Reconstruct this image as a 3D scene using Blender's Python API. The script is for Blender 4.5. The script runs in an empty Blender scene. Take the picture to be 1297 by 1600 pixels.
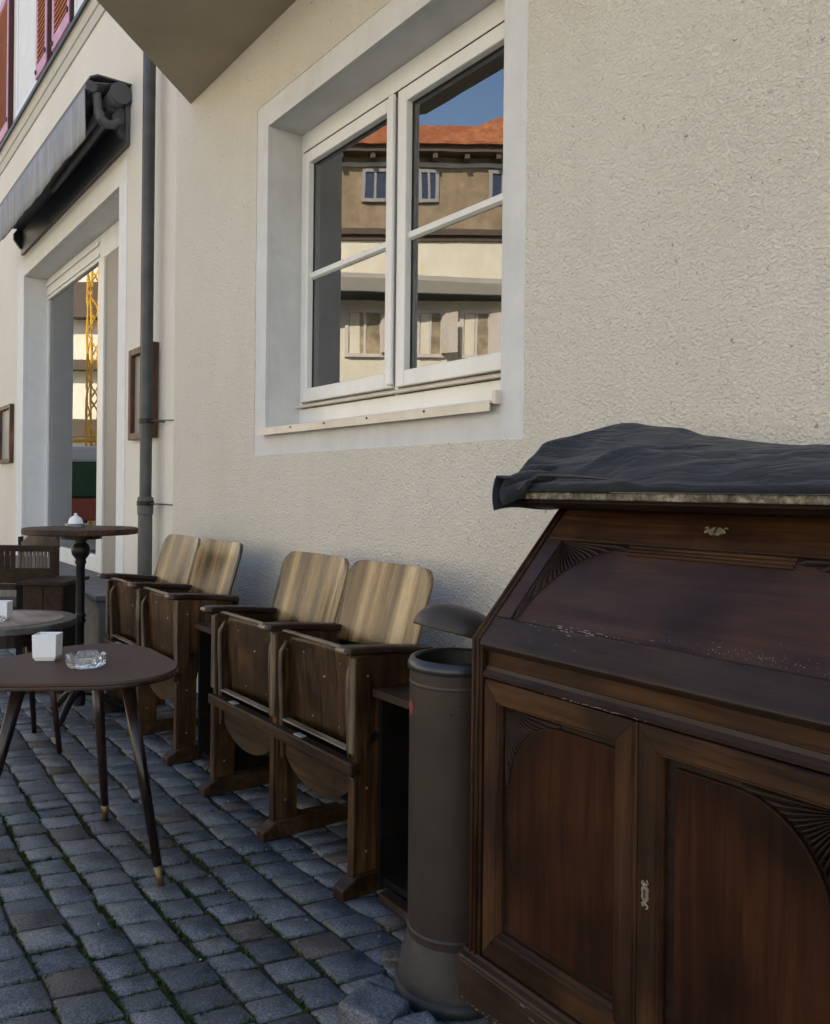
import bpy, bmesh, math, random
from mathutils import Vector, Matrix, noise
random.seed(11)
R = math.radians
scene = bpy.context.scene
COL = scene.collection

# ------------------------------------------------------------------ camera
CAM_H = 1.15
TH = math.atan2(955, 1300)
RO = R(.6)
fwd = Vector((-math.cos(TH), math.sin(TH), 0))
rt0 = Vector((math.sin(TH), math.cos(TH), 0))
upv = Vector((0, 0, 1))
Rv = rt0 * math.cos(RO) + upv * math.sin(RO)
Uv = -rt0 * math.sin(RO) + upv * math.cos(RO)
cd = bpy.data.cameras.new('camera')
cam = bpy.data.objects.new('camera', cd)
COL.objects.link(cam)
m3 = Matrix((Rv, Uv, -fwd)).transposed()
cam.matrix_world = Matrix.Translation((0, 0, CAM_H)) @ m3.to_4x4()
cd.sensor_fit = 'HORIZONTAL'
cd.sensor_width = 36
cd.lens = 36 * 1300 / 1297
cd.shift_y = -33 / 1297
cd.clip_start = .05
cd.clip_end = 500
scene.camera = cam

# ------------------------------------------------------------------ light
SUN_EL, SUN_H = R(43), Vector((.56, .83, 0)).normalized()
world = bpy.data.worlds.new('World')
scene.world = world
world.use_nodes = True
wn = world.node_tree
wn.nodes.clear()
sky = wn.nodes.new('ShaderNodeTexSky')
sky.sky_type = 'NISHITA'
sky.sun_disc = False
sky.sun_elevation = SUN_EL
sky.sun_rotation = math.atan2(SUN_H.x, SUN_H.y)
sky.air_density = 1.15
sky.dust_density = 1.2
bgn = wn.nodes.new('ShaderNodeBackground')
bgn.inputs['Strength'].default_value = .15
wo = wn.nodes.new('ShaderNodeOutputWorld')
wn.links.new(sky.outputs[0], bgn.inputs[0])
wn.links.new(bgn.outputs[0], wo.inputs[0])
sl = bpy.data.lights.new('sun', 'SUN')
sl.energy = 5.0
sl.angle = R(.5)
sl.color = (1, .93, .82)
so = bpy.data.objects.new('sun', sl)
COL.objects.link(so)
sdir = Vector((SUN_H.x * math.cos(SUN_EL), SUN_H.y * math.cos(SUN_EL), math.sin(SUN_EL)))
so.rotation_euler = sdir.to_track_quat('Z', 'Y').to_euler()
so.location = (0, 0, 20)
vs = scene.view_settings
vs.view_transform = 'Standard'
vs.look = 'None'
vs.exposure = 1.3
vs.gamma = 1
vs.use_curve_mapping = False


# ------------------------------------------------------------------ materials
class NT:
    def __init__(s, name):
        s.m = bpy.data.materials.new(name)
        s.m.use_nodes = True
        s.t = s.m.node_tree
        s.t.nodes.clear()
        s.out = s.n('ShaderNodeOutputMaterial')
        s.b = s.n('ShaderNodeBsdfPrincipled')
        s.l(s.b.outputs[0], s.out.inputs[0])

    def n(s, typ, **kw):
        nd = s.t.nodes.new(typ)
        for k, v in kw.items():
            setattr(nd, k, v)
        return nd

    def l(s, a, b):
        s.t.links.new(a, b)

    def val(s, sock, v):
        if isinstance(v, bpy.types.NodeSocket):
            s.l(v, sock)
        else:
            if isinstance(v, tuple) and len(v) == 3 and sock.type == 'RGBA':
                v = v + (1,)
            sock.default_value = v

    def coord(s, scale=(1, 1, 1), kind='Object', rand=False):
        tc = s.n('ShaderNodeTexCoord')
        mp = s.n('ShaderNodeMapping')
        s.l(tc.outputs[kind], mp.inputs[0])
        mp.inputs['Scale'].default_value = scale
        if rand:
            oi = s.n('ShaderNodeObjectInfo')
            ml = s.n('ShaderNodeMath', operation='MULTIPLY')
            s.l(oi.outputs['Random'], ml.inputs[0])
            ml.inputs[1].default_value = 37.
            s.l(ml.outputs[0], mp.inputs['Location'])
        return mp.outputs[0]

    def noise(s, vec, scale, detail=4, rough=.55, dist=0):
        nd = s.n('ShaderNodeTexNoise')
        s.l(vec, nd.inputs['Vector'])
        nd.inputs['Scale'].default_value = scale
        nd.inputs['Detail'].default_value = detail
        nd.inputs['Roughness'].default_value = rough
        nd.inputs['Distortion'].default_value = dist
        return nd.outputs[0]

    def voro(s, vec, scale, feature='F1', rnd=1):
        nd = s.n('ShaderNodeTexVoronoi', feature=feature)
        s.l(vec, nd.inputs['Vector'])
        nd.inputs['Scale'].default_value = scale
        nd.inputs['Randomness'].default_value = rnd
        return nd.outputs[0]

    def ramp(s, fac, stops, interp='LINEAR'):
        nd = s.n('ShaderNodeValToRGB')
        nd.color_ramp.interpolation = interp
        el = nd.color_ramp.elements
        while len(el) < len(stops):
            el.new(.5)
        for e, (p, c) in zip(el, stops):
            e.position = p
            if isinstance(c, (int, float)):
                c = (c, c, c)
            e.color = tuple(c) + (1,)
        s.l(fac, nd.inputs[0])
        return nd.outputs[0]

    def mix(s, fac, a, b, mode='MIX'):
        nd = s.n('ShaderNodeMix', data_type='RGBA', blend_type=mode)
        s.val(nd.inputs[0], fac)
        s.val(nd.inputs[6], a)
        s.val(nd.inputs[7], b)
        return nd.outputs[2]

    def math(s, op, a, b):
        nd = s.n('ShaderNodeMath', operation=op)
        s.val(nd.inputs[0], a)
        s.val(nd.inputs[1], b)
        return nd.outputs[0]

    def bump(s, h, strength=.3, dist=.01, normal=None):
        nd = s.n('ShaderNodeBump')
        nd.inputs['Strength'].default_value = strength
        nd.inputs['Distance'].default_value = dist
        s.l(h, nd.inputs['Height'])
        if normal is not None:
            s.l(normal, nd.inputs['Normal'])
        s.l(nd.outputs[0], s.b.inputs['Normal'])
        return nd.outputs[0]

    def set(s, color=None, rough=None, metal=None, spec=None):
        if color is not None: s.val(s.b.inputs['Base Color'], color)
        if rough is not None: s.val(s.b.inputs['Roughness'], rough)
        if metal is not None: s.val(s.b.inputs['Metallic'], metal)
        if spec is not None: s.val(s.b.inputs['Specular IOR Level'], spec)
        return s


def wood(name, dark, light, axis=0, rough=.42, grain=1., wear=.0, wearcol=(.45, .38, .3), spec=.5, haze=None):
    t = NT(name)
    sc = [22, 22, 22]
    sc[axis] = 1.3
    c = t.coord(tuple(sc), rand=True)
    g = t.noise(c, 2.2 * grain, 7, .65, .8)
    sc2 = [160, 160, 160]
    sc2[axis] = 6
    f = t.noise(t.coord(tuple(sc2), rand=True), 1.5, 3, .6)
    big = t.noise(t.coord((1, 1, 1), rand=True), 4.5, 3, .5)
    k = t.math('ADD', t.math('MULTIPLY', g, .75), t.math('MULTIPLY', f, .25))
    col = t.ramp(k, [(.38, dark), (.62, light)])
    bv = t.ramp(big, [(.34, .45), (.66, 1.4)])
    col = t.mix(1., col, bv, 'MULTIPLY')
    if haze:
        hz = t.ramp(t.noise(t.coord((3, 6, 6), rand=True), 1.2, 6, .7), [(.42, 0), (.8, .75)])
        col = t.mix(hz, col, haze)
    if wear:
        w = t.ramp(t.noise(t.coord((9, 30, 30), rand=True), 3., 9, .8), [(.66 - wear, 0), (.7 - wear, .9)])
        col = t.mix(w, col, wearcol)
    t.set(col, t.ramp(big, [(.3, rough - .08), (.7, rough + .15)]), spec=spec)
    t.bump(k, .12, .004)
    return t.m


def paint(name, col, rough=.5, var=.12, bump=.05, scale=14., dirt=None, metal=0., spec=.5):
    t = NT(name)
    c = t.coord()
    a = t.noise(c, scale, 5, .6)
    colr = t.mix(1., col, t.ramp(a, [(.3, 1 - var), (.7, 1 + var)]), 'MULTIPLY')
    if dirt:
        d = t.ramp(t.noise(t.coord((1, 1, .45)), 3.2, 8, .7), [(.45, 0), (.75, .8)])
        colr = t.mix(d, colr, dirt)
    t.set(colr, rough, metal, spec)
    if bump:
        t.bump(t.noise(c, scale * 6, 4, .6), bump, .004)
    return t.m


M = {}
# rough-cast render
t = NT('stucco_cream')
c = t.coord()
w = t.noise(c, 42, 2, .5)
cell = t.voro(t.mix(.02, c, t.n('ShaderNodeTexNoise').outputs[1], 'ADD'), 120, 'SMOOTH_F1')
fine = t.noise(c, 150, 3, .6)
med = t.noise(t.coord((1, 1, 1.25)), 105, 3, .6, .15)
lum = t.noise(c, 34, 2, .5)
h = t.math('ADD', t.math('ADD', t.math('MULTIPLY', t.ramp(med, [(.30, 0), (.62, 1)]), .6), t.math('MULTIPLY', fine, .22)), t.math('MULTIPLY', lum, .8))
big = t.noise(t.coord((.5, .5, .35)), 1.6, 6, .6)
col = t.ramp(big, [(.3, (.68, .635, .55)), (.7, (.765, .72, .635))])
pit = t.ramp(t.noise(c, 75, 3, .6, .6), [(.27, .42), (.35, 1.)])
col = t.mix(1., col, pit, 'MULTIPLY')
stk = t.ramp(t.noise(t.coord((5, 5, .35)), 1.4, 5, .6), [(.5, 0), (.85, .14)])
col = t.mix(stk, col, (.50, .46, .40))
t.set(col, .92, spec=.15)
t.bump(h, .95, .0085)
M['stucco'] = t.m

t = NT('stucco_fine')
c = t.coord()
big = t.noise(t.coord((.5, .5, .3)), 1.5, 6, .6)
col = t.ramp(big, [(.3, (.68, .64, .56)), (.7, (.77, .73, .65))])
t.set(col, .92, spec=.15)
t.bump(t.noise(c, 80, 4, .65, .8), .8, .009)
M['stucco2'] = t.m

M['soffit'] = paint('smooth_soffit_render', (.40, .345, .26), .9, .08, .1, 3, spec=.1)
M['trim'] = paint('smooth_plaster_trim', (.62, .62, .62), .85, .05, .25, 9, dirt=(.5, .5, .48), spec=.2)
M['trim2'] = paint('shop_surround_plaster', (.72, .72, .71), .8, .05, .15, 6, spec=.2)
M['white'] = paint('white_window_paint', (.74, .74, .72), .38, .03, .03, 8, dirt=(.62, .61, .56))
M['taupe'] = paint('taupe_panel_paint', (.27, .245, .21), .5, .05, .05, 5)
M['sillmetal'] = paint('cream_sill_metal', (.68, .6, .5), .45, .06, .05, 12, dirt=(.5, .42, .33))
M['gasket'] = paint('dark_gasket', (.02, .02, .02), .6, .1, 0)
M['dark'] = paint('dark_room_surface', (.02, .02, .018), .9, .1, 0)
M['zinc'] = paint('weathered_zinc', (.062, .066, .068), .5, .35, .1, 7, dirt=(.045, .043, .04), metal=.3)
M['castpipe'] = paint('painted_standpipe', (.095, .09, .09), .6, .2, .2, 12, dirt=(.05, .045, .043))
M['castiron'] = paint('black_cast_iron', (.006, .006, .006), .42, .3, .2, 30, spec=.35)
M['awn'] = None
t = NT('awning_canvas')
c = t.coord((1, 1, 1))
f = t.noise(t.coord((40, 5, 2)), 1, 4, .6)
st = t.noise(t.coord((6, 1, .6)), 1.4, 5, .65)
col = t.mix(1., t.ramp(st, [(.3, (.24, .24, .25)), (.7, (.36, .36, .385))]), t.ramp(f, [(.3, .85), (.7, 1.1)]), 'MULTIPLY')
t.set(col, .9, spec=.15)
t.bump(st, .4, .02)
M['awn'] = t.m
M['awnmetal'] = paint('awning_grey_metal', (.075, .078, .085), .45, .1, .03, 9, spec=.5)
M['stone'] = paint('grey_step_stone', (.13, .125, .12), .8, .25, .4, 16, dirt=(.05, .048, .045))
M['belt'] = paint('belt_course_render', (.52, .5, .44), .85, .06, .1, 5, spec=.2)
M['flash'] = paint('belt_flashing', (.035, .035, .037), .5, .2, .05, 9)
M['shutframe'] = paint('mauve_shutter_frame', (.55, .30, .42), .6, .12, .05, 9)
M['shutslat'] = paint('terracotta_shutter_slats', (.48, .18, .10), .6, .15, .05, 9)
M['shutdark'] = paint('oxblood_shutter_edge', (.06, .012, .011), .6, .15, .05, 9)
M['menuwood'] = wood('menu_frame_wood', (.07, .025, .013), (.16, .068, .034), 2, .5)
M['paper'] = paint('menu_paper', (.26, .25, .23), .4, .1, 0, 5)

# glass: partly mirrored, partly clear
t = NT('window_glass')
t.t.nodes.remove(t.b)
gl = t.n('ShaderNodeBsdfGlossy')
gl.inputs['Roughness'].default_value = .0
gl.inputs['Color'].default_value = (.97, .98, 1, 1)
tr = t.n('ShaderNodeBsdfTransparent')
tr.inputs['Color'].default_value = (.75, .8, .76, 1)
fr = t.n('ShaderNodeFresnel')
fr.inputs['IOR'].default_value = 2.7
mx = t.n('ShaderNodeMixShader')
bp = t.n('ShaderNodeBump')
bp.inputs['Strength'].default_value = .007
bp.inputs['Distance'].default_value = .05
t.l(t.noise(t.coord((1, 1, 1)), 2.2, 2, .5), bp.inputs['Height'])
t.l(bp.outputs[0], gl.inputs['Normal'])
t.l(fr.outputs[0], mx.inputs[0])
t.l(tr.outputs[0], mx.inputs[1])
t.l(gl.outputs[0], mx.inputs[2])
t.l(mx.outputs[0], t.out.inputs[0])
M['glass'] = t.m

# granite setts
def sett_mat(name, island):
    t = NT(name)
    if island:
        g = t.n('ShaderNodeNewGeometry')
        rnd = g.outputs['Random Per Island']
    else:
        rnd = t.n('ShaderNodeObjectInfo').outputs['Random']
    kind = 'Object'
    geo = t.n('ShaderNodeNewGeometry')
    pos = geo.outputs['Position']
    col = t.ramp(rnd, [(0, (.068, .075, .088)), (.3, (.088, .096, .110)), (.6, (.114, .122, .137)), (.82, (.080, .087, .100)),
                       (.835, (.060, .050, .044)), (.91, (.076, .063, .055)), (.93, (.045, .047, .052)), (1, (.098, .106, .121))])
    sp = t.noise(pos, 170, 3, .75)
    col = t.mix(1., col, t.ramp(sp, [(.34, .45), (.5, .95), (.66, 1.9)]), 'MULTIPLY')
    md = t.noise(pos, 16, 5, .65)
    col = t.mix(1., col, t.ramp(md, [(.3, .65), (.7, 1.3)]), 'MULTIPLY')
    lg = t.noise(pos, 1.5, 4, .6)
    col = t.mix(1., col, t.ramp(lg, [(.3, .75), (.7, 1.2)]), 'MULTIPLY')
    t.set(col, t.ramp(md, [(.3, .45), (.7, .75)]), spec=.5)
    hh = t.math('ADD', t.math('MULTIPLY', sp, .3), md)
    t.bump(hh, .55, .006)
    return t.m
M['sett'] = sett_mat('granite_sett', False)
M['settfar'] = sett_mat('granite_sett_field', True)
t = NT('joint_earth')
geo = t.n('ShaderNodeNewGeometry')
pos = geo.outputs['Position']
ms = t.ramp(t.noise(pos, 2.6, 5, .65), [(.45, 0), (.6, 1)])
col = t.mix(ms, (.028, .026, .024), (.036, .044, .013))
col = t.mix(1., col, t.ramp(t.noise(pos, 120, 3, .7), [(.3, .5), (.7, 1.6)]), 'MULTIPLY')
t.set(col, .95, spec=.2)
t.bump(t.noise(pos, 120, 4, .7), .8, .01)
M['earth'] = t.m
t = NT('moss')
col = t.ramp(t.noise(t.coord(), 30, 3, .6), [(.3, (.018, .03, .006)), (.7, (.05, .075, .018))])
t.set(col, .9, spec=.2)
M['moss'] = t.m
M['grit'] = paint('pale_grit', (.28, .27, .25), .8, .5, 0, 40)

# furniture
M['desk'] = wood('mahogany_door_frame', (.020, .0072, .0024), (.056, .0245, .0080), 0, .55, wear=.0, spec=.2)
M['deskv'] = wood('mahogany_vertical', (.018, .0062, .0021), (.048, .0200, .0066), 2, .55, spec=.2)
M['deskpanel'] = wood('mahogany_panel', (.018, .0054, .0018), (.034, .0120, .0038), 2, .6, spec=.12)
M['lidwood'] = wood('mahogany_lid_field', (.020, .0076, .0046), (.048, .0195, .0110), 0, .5, .6, wear=.0, haze=(.040, .025, .021), spec=.28)
M['lidlip'] = wood('mahogany_lid_lip', (.016, .0078, .0050), (.038, .0205, .0138), 0, .5, wear=.012, haze=(.038, .027, .022), spec=.25)
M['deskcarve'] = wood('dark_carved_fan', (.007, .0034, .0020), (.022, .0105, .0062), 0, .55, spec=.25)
M['plinth'] = wood('worn_plinth_wood', (.013, .0055, .0027), (.036, .0155, .0072), 0, .55, wear=.03, spec=.3)
M['brass'] = paint('dull_brass', (.24, .19, .13), .45, .3, .1, 40, metal=.3)
M['brasst'] = paint('worn_brass_tip', (.16, .11, .055), .4, .5, .1, 60, metal=.6)
t = NT('mottled_marble')
c = t.coord()
a = t.noise(c, 55, 6, .75, .6)
col = t.ramp(a, [(.36, (.03, .027, .02)), (.48, (.15, .135, .10)), (.6, (.36, .33, .27)), (.8, (.46, .43, .36))])
b2 = t.ramp(t.noise(t.coord((1, 1, .4)), 14, 5, .7), [(.4, .35), (.65, 1.1)])
col = t.mix(1., col, b2, 'MULTIPLY')
t.set(col, .6)
t.bump(a, .3, .004)
M['marble'] = t.m
t = NT('slate_blue_canvas')
c = t.coord()
wv = t.noise(t.coord((1, 1, 1)), 480, 2, .5)
a = t.noise(c, 7, 6, .65)
col = t.mix(1., (.014, .0185, .026), t.ramp(a, [(.3, .75), (.7, 1.3)]), 'MULTIPLY')
t.set(col, .8, spec=.25)
t.b.inputs['Sheen Weight'].default_value = .12
cr_ = t.voro(t.mix(.35, c, t.n('ShaderNodeTexNoise').outputs[1]), 7, 'DISTANCE_TO_EDGE')
cre = t.ramp(cr_, [(0, 0), (.16, 1)])
t.bump(t.math('ADD', t.math('ADD', t.math('MULTIPLY', wv, .25), a), t.math('MULTIPLY', cre, .35)), .5, .009)
M['cloth'] = t.m
M['clothin'] = paint('cloth_pale_lining', (.075, .072, .073), .9, .15, .1, 20, spec=.2)

M['binm'] = paint('taupe_bin_metal', (.044, .034, .028), .40, .18, .06, 7, dirt=(.024, .019, .016), metal=.05, spec=.28)
M['binbase'] = paint('dusty_bin_base', (.034, .030, .030), .65, .35, .3, 12, dirt=(.018, .014, .012))
M['binrim'] = paint('dark_bin_rim', (.018, .02, .024), .35, .1, .05, 7)
M['rubber'] = paint('black_rubber', (.015, .015, .016), .6, .2, .1, 20)
M['red'] = paint('faded_red_sticker', (.2, .03, .04), .5, .1, 0)

M['seatw'] = wood('dark_seat_plywood', (.012, .0048, .0018), (.088, .044, .0150), 2, .40, .9, spec=.3)
M['seatx'] = wood('dark_rail_wood', (.015, .0068, .0028), (.060, .0305, .0118), 0, .5, spec=.25)
M['seaty'] = wood('dark_arm_wood', (.010, .0042, .0022), (.034, .0150, .0068), 1, .35)
M['edgew'] = wood('worn_edge_highlight', (.04, .026, .015), (.17, .12, .072), 2, .42)  # pale plywood edge, brightened to paint its thin highlights
M['edgex'] = wood('worn_lip_highlight', (.09, .065, .04), (.27, .20, .13), 0, .35)  # lip edge with its highlight painted into the colour
t = NT('veneer_painted_reflections')  # broad pale and dark bands paint the facade's gloss reflection into the veneer
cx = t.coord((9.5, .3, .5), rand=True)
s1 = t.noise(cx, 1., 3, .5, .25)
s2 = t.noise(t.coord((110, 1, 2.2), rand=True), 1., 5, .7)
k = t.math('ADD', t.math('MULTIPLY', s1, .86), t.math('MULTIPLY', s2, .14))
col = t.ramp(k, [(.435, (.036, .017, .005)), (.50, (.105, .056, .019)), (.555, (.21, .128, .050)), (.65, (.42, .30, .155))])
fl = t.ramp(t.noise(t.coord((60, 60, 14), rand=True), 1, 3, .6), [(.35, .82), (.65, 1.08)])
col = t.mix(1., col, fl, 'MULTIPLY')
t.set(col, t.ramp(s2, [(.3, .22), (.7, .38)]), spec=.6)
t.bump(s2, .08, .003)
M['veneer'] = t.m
M['screw'] = paint('pale_metal_clip', (.45, .43, .4), .4, .1, 0, metal=.4)
M['blackw'] = wood('shade_black_wood', (.003, .0022, .002), (.008, .0055, .004), 1, .8, spec=.2)  # near-black colour paints the shade inside boxes and seat voids
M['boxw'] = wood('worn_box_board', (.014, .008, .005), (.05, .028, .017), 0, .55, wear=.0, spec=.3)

t = NT('brown_tabletop_laminate')
c = t.coord()
a = t.noise(c, 9, 5, .6)
col = t.mix(1., (.088, .052, .040), t.ramp(a, [(.3, .82), (.7, 1.16)]), 'MULTIPLY')
t.set(col, t.ramp(a, [(.3, .5), (.7, .62)]), spec=.12)
t.bump(t.noise(c, 300, 2, .5), .03, .002)
M['ttop'] = t.m
M['tleg'] = wood('lacquered_leg_wood', (.010, .005, .004), (.03, .015, .010), 2, .32)
M['tedge'] = wood('table_edge_wood', (.016, .0075, .005), (.042, .021, .014), 0, .38)
M['pale_top'] = wood('bleached_tabletop', (.22, .155, .115), (.36, .27, .205), 0, .45)
M['grey_ring'] = wood('grey_tabletop_rim', (.06, .052, .047), (.13, .115, .10), 0, .45)
M['bistro'] = wood('bistro_top_wood', (.03, .014, .009), (.095, .048, .028), 0, .55, spec=.2)
M['ceramic'] = paint('white_ceramic', (.8, .8, .8), .12, .01, 0)
M['napkin'] = paint('white_napkin_paper', (.82, .82, .82), .9, .03, .1, 30)
t = NT('clear_glass')
t.set((.95, .97, .97), .03)
t.b.inputs['Transmission Weight'].default_value = .9
t.b.inputs['IOR'].default_value = 1.5
M['clear'] = t.m
M['slatw'] = wood('dark_slat_chair_wood', (.012, .006, .0035), (.046, .023, .012), 0, .6, spec=.2)
M['slatv'] = wood('pale_slat_wood', (.06, .042, .032), (.14, .10, .078), 2, .5)
M['tanw'] = wood('tan_curved_back', (.07, .044, .025), (.13, .085, .048), 0, .5)

# buildings across the square
M['facade'] = paint('cream_facade_render', (.78, .71, .54), .9, .06, .1, 2, dirt=(.68, .58, .42), spec=.1)
M['ochre'] = paint('ochre_upper_storey', (.33, .25, .155), .9, .25, .1, 2.5, dirt=(.24, .175, .105), spec=.1)
M['grey'] = paint('grey_concrete', (.35, .34, .32), .9, .1, .1, 3, spec=.1)
M['tile'] = None
t = NT('orange_roof_tile')
c = t.coord()
a = t.noise(c, 6, 6, .7)
col = t.ramp(a, [(.35, (.26, .075, .022)), (.65, (.44, .16, .055))])
t.set(col, .8)
t.bump(t.noise(t.coord((1, 1, 1)), 12, 3, .6), .5, .05)
M['tile'] = t.m
M['greyframe'] = paint('grey_window_frame', (.30, .28, .25), .6, .1, 0)
M['brownpane'] = paint('brown_pane_reflection', (.36, .28, .16), .6, .5, 0, 3)  # flat brown paints the pane's reflection into its colour
M['bluepane'] = paint('dark_blue_pane', (.035, .045, .075), .2, .2, 0, 6)
M['cornice'] = paint('brown_cornice', (.10, .07, .045), .8, .1, .05, 4)
M['parasol'] = paint('cream_parasol_canvas', (.68, .64, .54), .9, .06, .1, 4, spec=.1)
_m = M['parasol']; _t = _m.node_tree
_tl = _t.nodes.new('ShaderNodeBsdfTranslucent'); _tl.inputs[0].default_value = (.55, .5, .38, 1)
_mx = _t.nodes.new('ShaderNodeMixShader'); _mx.inputs[0].default_value = .55
_o = [n for n in _t.nodes if n.type == 'OUTPUT_MATERIAL'][0]; _b = [n for n in _t.nodes if n.type == 'BSDF_PRINCIPLED'][0]
_t.links.new(_b.outputs[0], _mx.inputs[1]); _t.links.new(_tl.outputs[0], _mx.inputs[2]); _t.links.new(_mx.outputs[0], _o.inputs[0])
M['canopyshade'] = paint('canopy_shade_dark', (.04, .04, .04), .5, .1, 0)  # dark colour for the painted shade under the facade canopy
M['yellow'] = paint('yellow_mast_paint', (.75, .42, .03), .5, .1, 0)
M['vanw'] = paint('white_van_paint', (.7, .7, .7), .3, .03, 0)
M['vang'] = paint('dark_green_panel', (.03, .09, .045), .4, .1, 0)
M['vanr'] = paint('faded_red_panel', (.4, .1, .06), .5, .1, 0)


# ------------------------------------------------------------------ geometry helpers
class MB:
    """collects verts / faces"""
    def __init__(s):
        s.v, s.f = [], []

    def add(s, vs, fs):
        o = len(s.v)
        s.v += [tuple(p) for p in vs]
        s.f += [tuple(i + o for i in f) for f in fs]
        return s

    def box(s, x0, x1, y0, y1, z0, z1):
        if x0 > x1: x0, x1 = x1, x0
        if y0 > y1: y0, y1 = y1, y0
        if z0 > z1: z0, z1 = z1, z0
        return s.add([(x0, y0, z0), (x1, y0, z0), (x1, y1, z0), (x0, y1, z0), (x0, y0, z1), (x1, y0, z1), (x1, y1, z1), (x0, y1, z1)],
                     [(0, 3, 2, 1), (4, 5, 6, 7), (0, 1, 5, 4), (1, 2, 6, 5), (2, 3, 7, 6), (3, 0, 4, 7)])

    def prism(s, pts, a, b, axis='x'):
        """pts: 2D outline ccw; extruded from a to b along axis. axis x: pts=(y,z); y: pts=(x,z); z: pts=(x,y)"""
        n = len(pts)
        def mk(p, q):
            return {'x': (q, p[0], p[1]), 'y': (p[0], q, p[1]), 'z': (p[0], p[1], q)}[axis]
        vs = [mk(p, a) for p in pts] + [mk(p, b) for p in pts]
        fs = [tuple(range(n))[::-1], tuple(range(n, 2 * n))]
        for i in range(n):
            j = (i + 1) % n
            fs.append((i, j, n + j, n + i))
        return s.add(vs, fs)

    def tube(s, p0, p1, r0, r1=None, n=12, cap=True):
        r1 = r0 if r1 is None else r1
        return s.path([p0, p1], [r0, r1], n, cap)

    def path(s, pts, rs, n=10, cap=True):
        pts = [Vector(p) for p in pts]
        if isinstance(rs, (int, float)): rs = [rs] * len(pts)
        d = (pts[-1] - pts[0]).normalized()
        ref = Vector((0, 0, 1)) if abs(d.z) < .9 else Vector((1, 0, 0))
        vs, fs = [], []
        for i, p in enumerate(pts):
            a = pts[max(i - 1, 0)]
            b = pts[min(i + 1, len(pts) - 1)]
            tg = (b - a).normalized()
            u = tg.cross(ref).normalized()
            w = tg.cross(u)
            for k in range(n):
                an = 2 * math.pi * k / n
                vs.append(p + (u * math.cos(an) + w * math.sin(an)) * rs[i])
        for i in range(len(pts) - 1):
            for k in range(n):
                k2 = (k + 1) % n
                fs.append((i * n + k, i * n + k2, (i + 1) * n + k2, (i + 1) * n + k))
        if cap:
            fs.append(tuple(range(n)))
            fs.append(tuple(range((len(pts) - 1) * n, len(pts) * n))[::-1])
        return s.add(vs, fs)

    def lathe(s, prof, c=(0, 0, 0), n=28, a0=0, a1=2 * math.pi):
        full = abs(a1 - a0 - 2 * math.pi) < 1e-6
        m = n if full else n + 1
        vs, fs = [], []
        for (r, z) in prof:
            for k in range(m):
                a = a0 + (a1 - a0) * k / n
                vs.append((c[0] + r * math.cos(a), c[1] + r * math.sin(a), c[2] + z))
        for i in range(len(prof) - 1):
            for k in range(n):
                k2 = (k + 1) % m
                fs.append((i * m + k, i * m + k2, (i + 1) * m + k2, (i + 1) * m + k))
        return s.add(vs, fs)

    def grid(s, nx, ny, fn):
        vs = [fn(i / nx, j / ny) for j in range(ny + 1) for i in range(nx + 1)]
        fs = [(j * (nx + 1) + i, j * (nx + 1) + i + 1, (j + 1) * (nx + 1) + i + 1, (j + 1) * (nx + 1) + i) for j in range(ny) for i in range(nx)]
        return s.add(vs, fs)

    def xf(s, fn):
        s.v = [tuple(fn(Vector(p))) for p in s.v]
        return s

    def mesh(s, name, mat, smooth=False, off=(0, 0, 0), fix=True):
        me = bpy.data.meshes.new(name)
        me.from_pydata([(p[0] - off[0], p[1] - off[1], p[2] - off[2]) for p in s.v], [], s.f)
        if fix:
            bm = bmesh.new()
            bm.from_mesh(me)
            bmesh.ops.recalc_face_normals(bm, faces=bm.faces)
            bm.to_mesh(me)
            bm.free()
        me.materials.append(mat)
        if smooth:
            me.shade_smooth()
        return me


def world_off(p):
    o = Vector((0, 0, 0))
    while p is not None:
        o += p.location
        p = p.parent
    return o


def obj(name, mb, mat, parent=None, smooth=False, bevel=0, solid=0, sub=0, off=None, auto=None):
    """mb in coordinates of the top-level frame (parents' offsets subtracted)"""
    if off is None:
        off = world_off(parent)
    me = mb.mesh(name, mat, smooth, off)
    o = bpy.data.objects.new(name, me)
    COL.objects.link(o)
    if parent is not None:
        o.parent = parent
    if solid:
        q = o.modifiers.new('solid', 'SOLIDIFY')
        q.thickness = solid
        q.offset = 0
    if sub:
        q = o.modifiers.new('sub', 'SUBSURF')
        q.levels = q.render_levels = sub
    if bevel:
        q = o.modifiers.new('bevel', 'BEVEL')
        q.width = bevel
        q.segments = 2
        q.limit_method = 'ANGLE'
        q.angle_limit = R(35)
        q.harden_normals = False
    return o


def thing(name, label, cat, loc=(0, 0, 0), group=None):
    o = bpy.data.objects.new(name, None)
    o.empty_display_size = .1
    COL.objects.link(o)
    o.location = loc
    o['label'] = label
    o['category'] = cat
    if group: o['group'] = group
    return o


def tag(o, label, cat, group=None):
    o['label'] = label
    o['category'] = cat
    if group: o['group'] = group
    return o


def kind(o, k):
    o['kind'] = k
    return o


def copy_tree(o, parent=None):
    c = o.copy()
    COL.objects.link(c)
    c.parent = parent
    for ch in list(o.children):
        copy_tree(ch, c)
    return c


def inst(name, me, loc, parent, rot=(0, 0, 0), scale=(1, 1, 1)):
    o = bpy.data.objects.new(name, me)
    COL.objects.link(o)
    o.parent = parent
    o.location = loc
    o.rotation_euler = rot
    o.scale = scale
    return o


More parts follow.
